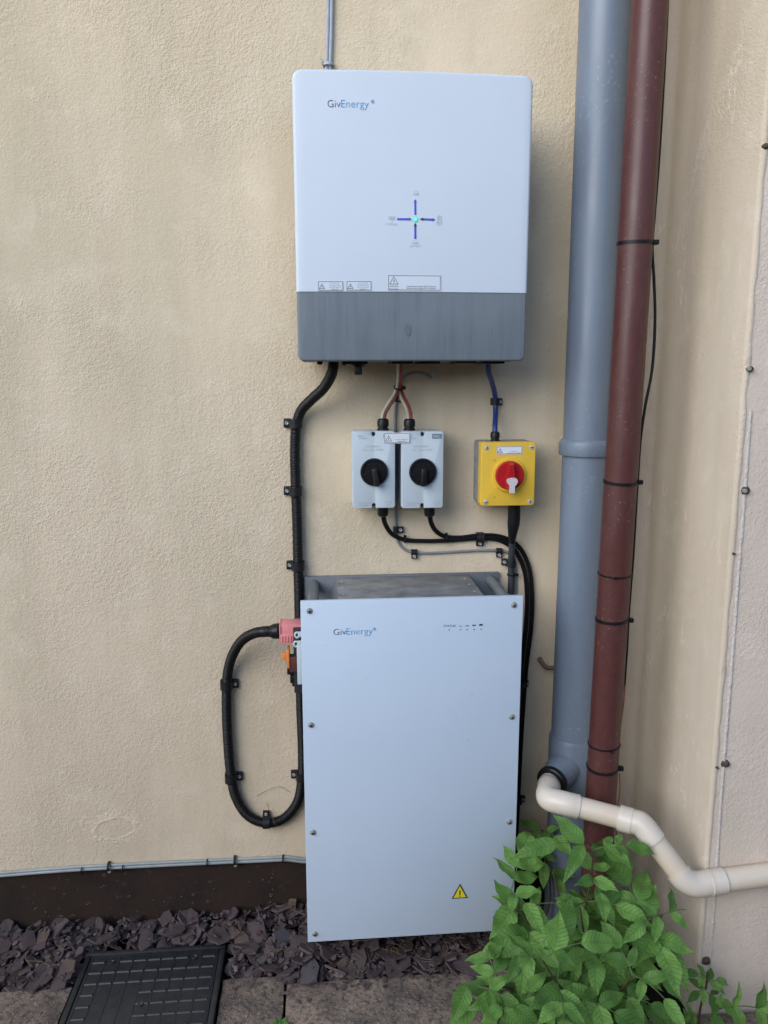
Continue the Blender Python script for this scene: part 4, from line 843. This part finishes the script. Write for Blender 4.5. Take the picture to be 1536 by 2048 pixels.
# white waste pipe from the boss round the corner
wp = thing('waste_pipe', 'cream white waste pipe bending from the grey pipe round the wall corner', 'pipe', pt(1400, 1765, -.412))
A0 = o_+ax_n*(Lb-.01); A1 = pt(1098, 1576, -.215); A2 = pt(1098, 1597, -.262); A3 = pt(1130, 1607, -.285); A4 = pt(1156, 1613.5, -.292)
A5 = pt(1244, 1637, -.325); A6 = pt(1281, 1648, -.345); A7 = pt(1306, 1678, -.365); A8 = pt(1366, 1757, -.405); A9 = pt(1386, 1768, -.4105); A10 = pt(1420, 1765, -.4105); A11 = pt(1447, 1761, -.4105); A12 = pt(1640, 1736, -.4105)
RP, RF_ = .0230, .0260
def wpart(name, mat, pts_, r_, prof=None):
    mb = MB(); mb.tube(spline(pts_, .004), r_, 36); return mb.build(name, mat, wp)
wpart('elbow', M_fit, [A0, o_+ax_n*(Lb+.02), A1, A2, A3, A4], RF_)
wpart('straight_pipe', M_waste, [A4-(A5-A4)*.1, A4, A5, A5+(A5-A4)*.1], RP)
sl_ = A6+(A5-A6)*.0
wpart('socket', M_fit, [A5-(A6-A5).normalized()*.006, A5, A5+(A6-A5)*.55], RF_+.0016)
wpart('elbow', M_fit, [A5+(A6-A5)*.5, A6, A7, A7+(A8-A7).normalized()*.004], RF_)
wpart('straight_pipe', M_waste, [A7-(A8-A7)*.1, A7, A8, A8+(A8-A7)*.05], RP)
wpart('elbow', M_fit, [A7+(A8-A7)*.84, A8, A9, A10, A11], RF_)
wpart('straight_pipe', M_waste, [A11-(A12-A11)*.05, A11, A12], RP)
for c, d in ((A4, A5-A4), (A7+(A8-A7).normalized()*.004, A8-A7), (A11, A12-A11)):
    mb = MB(); d = d.normalized(); mb.lathe(c-d*.0008, d, [(0, RP), (.0004, RF_-.0006), (.0022, RF_-.0006), (.0026, RP)], 36); mb.build('grey_seal', M_seal, wp)
d = (A10-A9).normalized()
mb = MB(); mb.lathe(A10-d*.004, d, [(0, RF_-.001), (.0005, RF_+.0012), (.004, RF_+.0012), (.0045, RF_-.001)], 36); mb.build('joint_bead', M_fit, wp)

# ------------------------------------------------------------------ inspection cover in the ground
MX0, MX1, MY1 = -.584, -.252, -.100; MY0 = MY1-.335
mc = thing('inspection_cover', 'square black plastic inspection cover with ribbed lid set in the ground', 'manhole cover', ((MX0+MX1)/2, (MY0+MY1)/2, -.03))
fr = MB()
for (a, b_, c, d) in ((MX0, MX1, MY1-.013, MY1), (MX0, MX1, MY0, MY0+.013), (MX0, MX0+.013, MY0+.0131, MY1-.0131), (MX1-.013, MX1, MY0+.0131, MY1-.0131)): fr.box(a, b_, c, d, -.03, .0042, .0025)
fr.build('frame', M_lid, mc)
mb = MB(); mb.box(MX0+.0145, MX1-.0145, MY0+.0145, MY1-.0145, -.02, .0015, .001); lid = mb.build('lid', M_lid, mc)
gx0, gx1, gy0, gy1 = MX0+.020, MX1-.020, MY0+.020, MY1-.020; NC = 9; cw, chh = (gx1-gx0)/NC, (gy1-gy0)/NC
bar = bpy.data.meshes.new('tread_bar'); b = bmesh.new(); bmesh.ops.create_cube(b, size=1)
for v in b.verts: v.co = Vector((v.co.x*cw*.90*(1 if v.co.z < 0 else .95), v.co.y*(.0080 if v.co.z < 0 else .0030), (v.co.z+.5)*.0030))
bmesh.ops.bevel(b, geom=b.edges[:], offset=.0006, segments=1, affect='EDGES'); b.to_mesh(bar); b.free(); bar.materials.append(M_lid)
for i in range(NC):
    for j in range(NC):
        if 1 <= i <= 3 and 3 <= j <= 5: continue
        if (i, j) in ((1, 8), (7, 8)): continue
        o = bpy.data.objects.new('tread_bar', bar); COL.objects.link(o); place(o, Matrix.Translation((gx0+cw*(i+.5), gy0+chh*(j+.5), .0014)), lid)
for i in range(NC+1):
    mb = MB(); x = gx0+cw*i; mb.box(x-.0012, x+.0012, gy0, gy1, .001, .0024, .0005); mb.build('tread_rib', M_lid, lid)
for i, j in ((1, 8), (7, 8), (4, 4), (1, 0), (7, 0)):
    x, y = gx0+cw*(i+.45), gy0+chh*(j+.42); mb = MB(); mb.lathe((x, y, .001), (0, 0, 1), [(0, .0068), (.0030, .0066), (.0036, .0055), (.0022, .0045), (.0020, .0004)], 18); mb.build('bolt', M_lid, lid)

# ------------------------------------------------------------------ loose stones and litter on the gravel
def lump(name, label, cat, px, py, y, s3, mat, seed, rot=0):
    p = pt(px, py, y); r_ = random.Random(seed); b = bmesh.new(); bmesh.ops.create_cube(b, size=1); bmesh.ops.subdivide_edges(b, edges=b.edges[:], cuts=2, use_grid_fill=True)
    R = Matrix.Rotation(rot, 3, 'Z'); mb = MB()
    for v in b.verts:
        q = v.co.copy(); q *= .86+.22*mnoise.noise(q*2.2+Vector((seed, 0, 0))); q += Vector((1, 1, 1))*.06*mnoise.noise(q*6+Vector((0, seed, 0)))
        v.co = R @ Vector((q.x*s3[0], q.y*s3[1], q.z*s3[2]))+p
    mb.bm(b); return tag(mb.build(name, mat, None, 40), label, cat)
lump('brick_fragment', 'squarish beige stone fragment lying near the battery corner', 'stone', 532, 1853, -.035, (.056, .036, .032), M_stone, 2, .15)
lump('pale_stone', 'small pale grey pebble on the slate against the plinth', 'stone', 360, 1861, -.03, (.026, .024, .020), M_pale_stone, 4)
lump('pale_stone', 'tiny white stone among slate chips left of the pale pebble', 'stone', 268, 1870, -.035, (.014, .012, .014), M_pale_stone, 6)
lump('orange_stone', 'orange-brown stone chip beside the battery and paving slab', 'stone', 532, 1933, -.15, (.026, .022, .016), nmat('orange_brown_stone', (.17, .065, .03), .9), 8)
lump('grey_stone', 'grey stone lying under the battery on the slab edge', 'stone', 677, 1951, -.215, (.026, .02, .016), nmat('warm_grey_stone', (.24, .20, .18), .9), 11)
lump('pale_pebble', 'tiny white pebble on the paving slab below the battery', 'stone', 852, 1967, -.245, (.009, .009, .007), M_pale_stone, 12)
lump('brown_lump', 'brown crumbly clod beside the battery foot', 'stone', 585, 1812, -.015, (.022, .02, .03), nmat('brown_clod', (.14, .10, .06), .95, bump=.003, bscale=150), 13)
lump('brown_lump', 'brown crumbly clod against the plinth, left of the battery', 'stone', 560, 1826, -.02, (.024, .02, .034), MATS['brown_clod'], 14)
lump('dry_leaf', 'curled orange-brown dead leaf on the slate against the plinth', 'leaf', 440, 1848, -.03, (.030, .02, .010), nmat('dead_leaf', (.22, .10, .05), .8), 15, .4)
lump('dry_leaf', 'dull brown dead leaf on slate below the plinth, left of the pale pebble', 'leaf', 318, 1869, -.04, (.038, .014, .010), nmat('dead_leaf_dull', (.15, .10, .065), .8), 16, .5)
r = random.Random(22); tw = MB()
for i in range(46):
    x, y = (r.uniform(.0, .32), r.uniform(-.22, -.05)) if i < 32 else chip_pos(r, -.7, .0)
    a = r.uniform(0, 6.28); L = r.uniform(.02, .07); z = .012+heap(x, y)+r.random()*.012
    tw.tube([Vector((x, y, z)), Vector((x+math.cos(a)*L*.5, y+math.sin(a)*L*.5*.6, z+r.uniform(-.002, .008))), Vector((x+math.cos(a+.3)*L, y+math.sin(a+.3)*L*.6, z+r.uniform(-.004, .008)))], .0007, 4)
so = tw.build('dry_twigs', M_twig, None, 0); so['kind'] = 'stuff'; tag(so, 'dry twigs and stalks scattered on the slate under the battery', 'twigs')
# threads of cobweb on the cable loop
mb = MB(); mb.tube(pxpath([(514, 1592, -.002), (540, 1578, -.006), (562, 1574, -.004), (580, 1585, -.003)]), .0004, 4); mb.tube(pxpath([(533, 1605, -.004), (540, 1625, -.022), (551, 1650, -.028)]), .0006, 4); tag(mb.build('dry_stalk', M_twig), 'thin dry stalks and cobweb threads caught on the cable loop', 'twig')

# ------------------------------------------------------------------ plants
def leaflet(seed):
    r_ = random.Random(seed); n = 12; V = []; Fc = []; bend = r_.uniform(.15, .75); fold = r_.uniform(.08, .34); wid = r_.uniform(.36, .50)
    for i in range(n+1):
        t = i/n; wdt = wid*.5*(math.sin(math.pi*min(1, t**.78))**.85 if 0 < t < 1 else 0)*(1-.25*t)*1.18
        if t > .7: wdt *= 1-.55*((t-.7)/.3)**.8*(1-.2*(seed % 3))
        ser = (.022 if i % 2 else -.016)*wdt*2 if 0 < i < n else 0
        zc = -bend*t*t*.6+.04*math.sin(t*9+seed)
        for j, u in enumerate((-1, -.5, 0, .5, 1)):
            wv_ = .02*math.sin(t*14+u*3+seed)
            V.append((u*(wdt+(ser if abs(u) == 1 else 0)), t, zc+abs(u)*wdt*fold+wv_*abs(u)))
    for i in range(n):
        for j in range(4): a = i*5+j; Fc.append([a, a+1, a+6, a+5])
    me = bpy.data.meshes.new('leaflet'); me.from_pydata([Vector(v) for v in V], [], Fc); me.validate(); me.materials.append(M_leaf)
    me.polygons.foreach_set('use_smooth', [True]*len(me.polygons)); return me
LEAF = [leaflet(i) for i in range(8)]
def add_leaflet(parent, p, d, nrm, size, r_):
    d = d.normalized(); nrm = (nrm-d*nrm.dot(d)).normalized(); s_ = d.cross(nrm); wk = r_.uniform(.85, 1.15)
    M4 = Matrix(((s_.x*size*wk, d.x*size, nrm.x*size, p.x), (s_.y*size*wk, d.y*size, nrm.y*size, p.y), (s_.z*size*wk, d.z*size, nrm.z*size, p.z), (0, 0, 0, 1)))
    o = bpy.data.objects.new('leaflet', LEAF[r_.randrange(8)]); COL.objects.link(o); place(o, M4, parent); return o
SMALL = False
def ok(p):      # keep clear of battery, walls and pipes
    if p.y > -.245 and BX0 < p.x < BX1+.01 and p.z < BZT: return False
    if p.x > CX-.012 and p.y > -WT-.012: return False
    if p.y > -.03: return False
    if p.y < -.24 and not SMALL and (p.x < (.322 if p.z > .31 else .322-(.31-p.z)*1.0) or p.x > .735 or p.z > .48): return False
    return True
def compound(parent, o, d, L, npair, size, r_, stems):
    d = d.normalized(); P = [o]; dd = d.copy(); n = 6
    for i in range(n):
        dd = (dd+Vector((0, 0, -.10))).normalized(); P.append(P[-1]+dd*L/n)
    stems.tube(P, .0013, 5, lambda q: .0015-.0007*q/L)
    up = Vector((r_.uniform(-.25, .25), -.55+r_.uniform(-.25, .25), .85)); k = 0
    for i in range(npair):
        t = .42+.50*i/max(1, npair); q = P[int(t*n)]; td = (P[min(n, int(t*n)+1)]-q).normalized(); sd_ = td.cross(up).normalized()
        for s_ in (-1, 1):
            dv = td*.75+sd_*s_*r_.uniform(.8, 1.1)+Vector((0, 0, r_.uniform(-.25, .08))); sz = size*r_.uniform(.62, 1.08); e = q+dv.normalized()*sz
            if ok(e) and ok(q+dv.normalized()*sz*.5): add_leaflet(parent, q, dv, up+Vector((r_.uniform(-.3, .3), r_.uniform(-.3, .3), 0)), sz, r_); k += 1
    sz = size*r_.uniform(1.0, 1.2)
    if ok(P[-1]+dd*sz): add_leaflet(parent, P[-1], dd+Vector((0, 0, -.15)), up, sz, r_); k += 1
    return k
r = random.Random(41)
ps = thing('leafy_sapling', 'bushy green sapling with toothed oval leaflets at the battery corner', 'plant', (.53, -.42, -.03))
base = Vector((.53, -.42, -.035)); tot = 0; woods = MB(); greens = MB()
STEMS = [([(1172, 1930, -.43), (1166, 1850, -.42), (1178, 1780, -.41), (1188, 1700, -.39)], 7), ([(1130, 1960, -.43), (1080, 1890, -.40), (1040, 1820, -.37), (1022, 1785, -.35)], 8),
         ([(1230, 1960, -.43), (1280, 1900, -.44), (1310, 1850, -.46), (1325, 1830, -.46)], 7), ([(1090, 2000, -.47), (1010, 1975, -.50), (955, 1972, -.51)], 7), ([(1150, 2010, -.52), (1110, 1960, -.56), (1085, 1920, -.57)], 5),
         ([(1220, 2010, -.50), (1250, 1970, -.54), (1265, 1950, -.55)], 4), ([(1150, 1900, -.38), (1120, 1800, -.33), (1105, 1740, -.31)], 5), ([(1170, 1900, -.46), (1165, 1850, -.49), (1160, 1815, -.50)], 4)]
for pts_, nn in STEMS:
    P = spline([base]+[pt(*q) for q in pts_], .012); n = len(P); woods.tube(P, .004, 7, lambda q, n=n: .0042-.0026*q/(n*.012))
    for i in range(nn):
        t = .34+.66*i/(nn-1); q = P[min(n-1, int(t*(n-1)))]; axn = (P[min(n-1, int(t*(n-1))+1)]-P[max(0, int(t*(n-1))-2)]).normalized()
        for s_ in (-1, 1):
            az = i*1.57+(0 if s_ < 0 else math.pi)+r.uniform(-.5, .5); out = Vector((math.cos(az), math.sin(az)*.8-.35, r.uniform(.15, .55))); out = out+axn*.3
            if tot > 294: continue
            tot += compound(ps, q, out, r.uniform(.045, .095), 1 if r.random() < .55 else 2, r.uniform(.055, .092), r, greens)
so = woods.build('stem', M_stem, ps); so = greens.build('leaf_stalks', M_gstem, ps); so['kind'] = 'stuff'
# shaded shoot between battery and grey pipe
p2 = thing('shaded_shoot', 'dark green shoot in the shade between battery and grey pipe', 'plant', (.49, -.12, -.03)); w2 = MB(); g2 = MB()
P = spline([Vector((.50, -.15, -.03)), pt(1100, 1800, -.14), pt(1090, 1700, -.12), pt(1085, 1660, -.13)], .012); w2.tube(P, .0025, 6)
for i, (az, el) in enumerate(((3.3, .3), (5.2, .5), (4.4, .2), (2.6, .4), (0.2, .3), (4.9, .7))):
    compound(p2, P[len(P)-1-(i//2)*5], Vector((math.cos(az), math.sin(az), el)), .04, 1, .055, r, g2)
w2.build('stem', M_stem, p2); so = g2.build('leaf_stalks', M_gstem, p2); so['kind'] = 'stuff'
# small sapling against the projecting wall
SMALL = True
p3 = thing('small_sapling', 'small sapling with a few leaflets against the roughcast wall foot', 'plant', (.80, -.47, -.03)); w3 = MB(); g3 = MB()
b3 = pt(1398, 2062, -.45); P = spline([Vector((b3.x, -.45, -.04)), pt(1400, 2020, -.45), pt(1412, 1975, -.45), pt(1415, 1945, -.45)], .008); w3.tube(P, .0026, 6)
for i, (px, py, a, el, L, sz) in enumerate(((1414, 1955, 2.6, .8, .02, .035), (1413, 1965, .4, .5, .02, .038), (1412, 1975, 3.4, .3, .02, .034), (1410, 1985, 5.6, .2, .03, .040))):
    compound(p3, pt(px, py, -.45), Vector((math.cos(a), math.sin(a)*.6-.2, el)), L, 1, sz, r, g3)
for (q0, pts_, sz) in (((1402, 2045, -.45), [(1440, 2018, -.47), (1480, 2012, -.48), (1520, 2016, -.49)], .055), ((1400, 2055, -.46), [(1370, 2045, -.50), (1340, 2060, -.52)], .05)):
    P = spline([pt(*q0)]+[pt(*q) for q in pts_], .006); g3.tube(P, .0012, 5)
    for k in range(1, 4):
        q = P[int(len(P)*k/3.2)]; td = (P[-1]-P[0]).normalized()
        for s_ in (-1, 1): add_leaflet(p3, q, Vector((td.x*.3, -.25, s_*.9)) if s_ > 0 else Vector((td.x*.2, -.6, -.6)), Vector((.1, -.9, .35)), sz*r.uniform(.8, 1.1), r)
    add_leaflet(p3, P[-1], td+Vector((0, -.1, -.1)), Vector((0, -.7, .6)), sz, r)
w3.build('stem', M_stem, p3); so = g3.build('leaf_stalks', M_gstem, p3); so['kind'] = 'stuff'
# weed in the paving joint
p4 = thing('joint_weed', 'tiny bright green weed in the joint between paving slabs', 'plant', pt(552, 2046, -.36))
c = Vector((-.105, -.352, -.004))
for i in range(7):
    a = i*.9+.3; add_leaflet(p4, c, Vector((math.cos(a), math.sin(a)*.7, .6)), Vector((0, -.3, 1)), r.uniform(.018, .028), r)
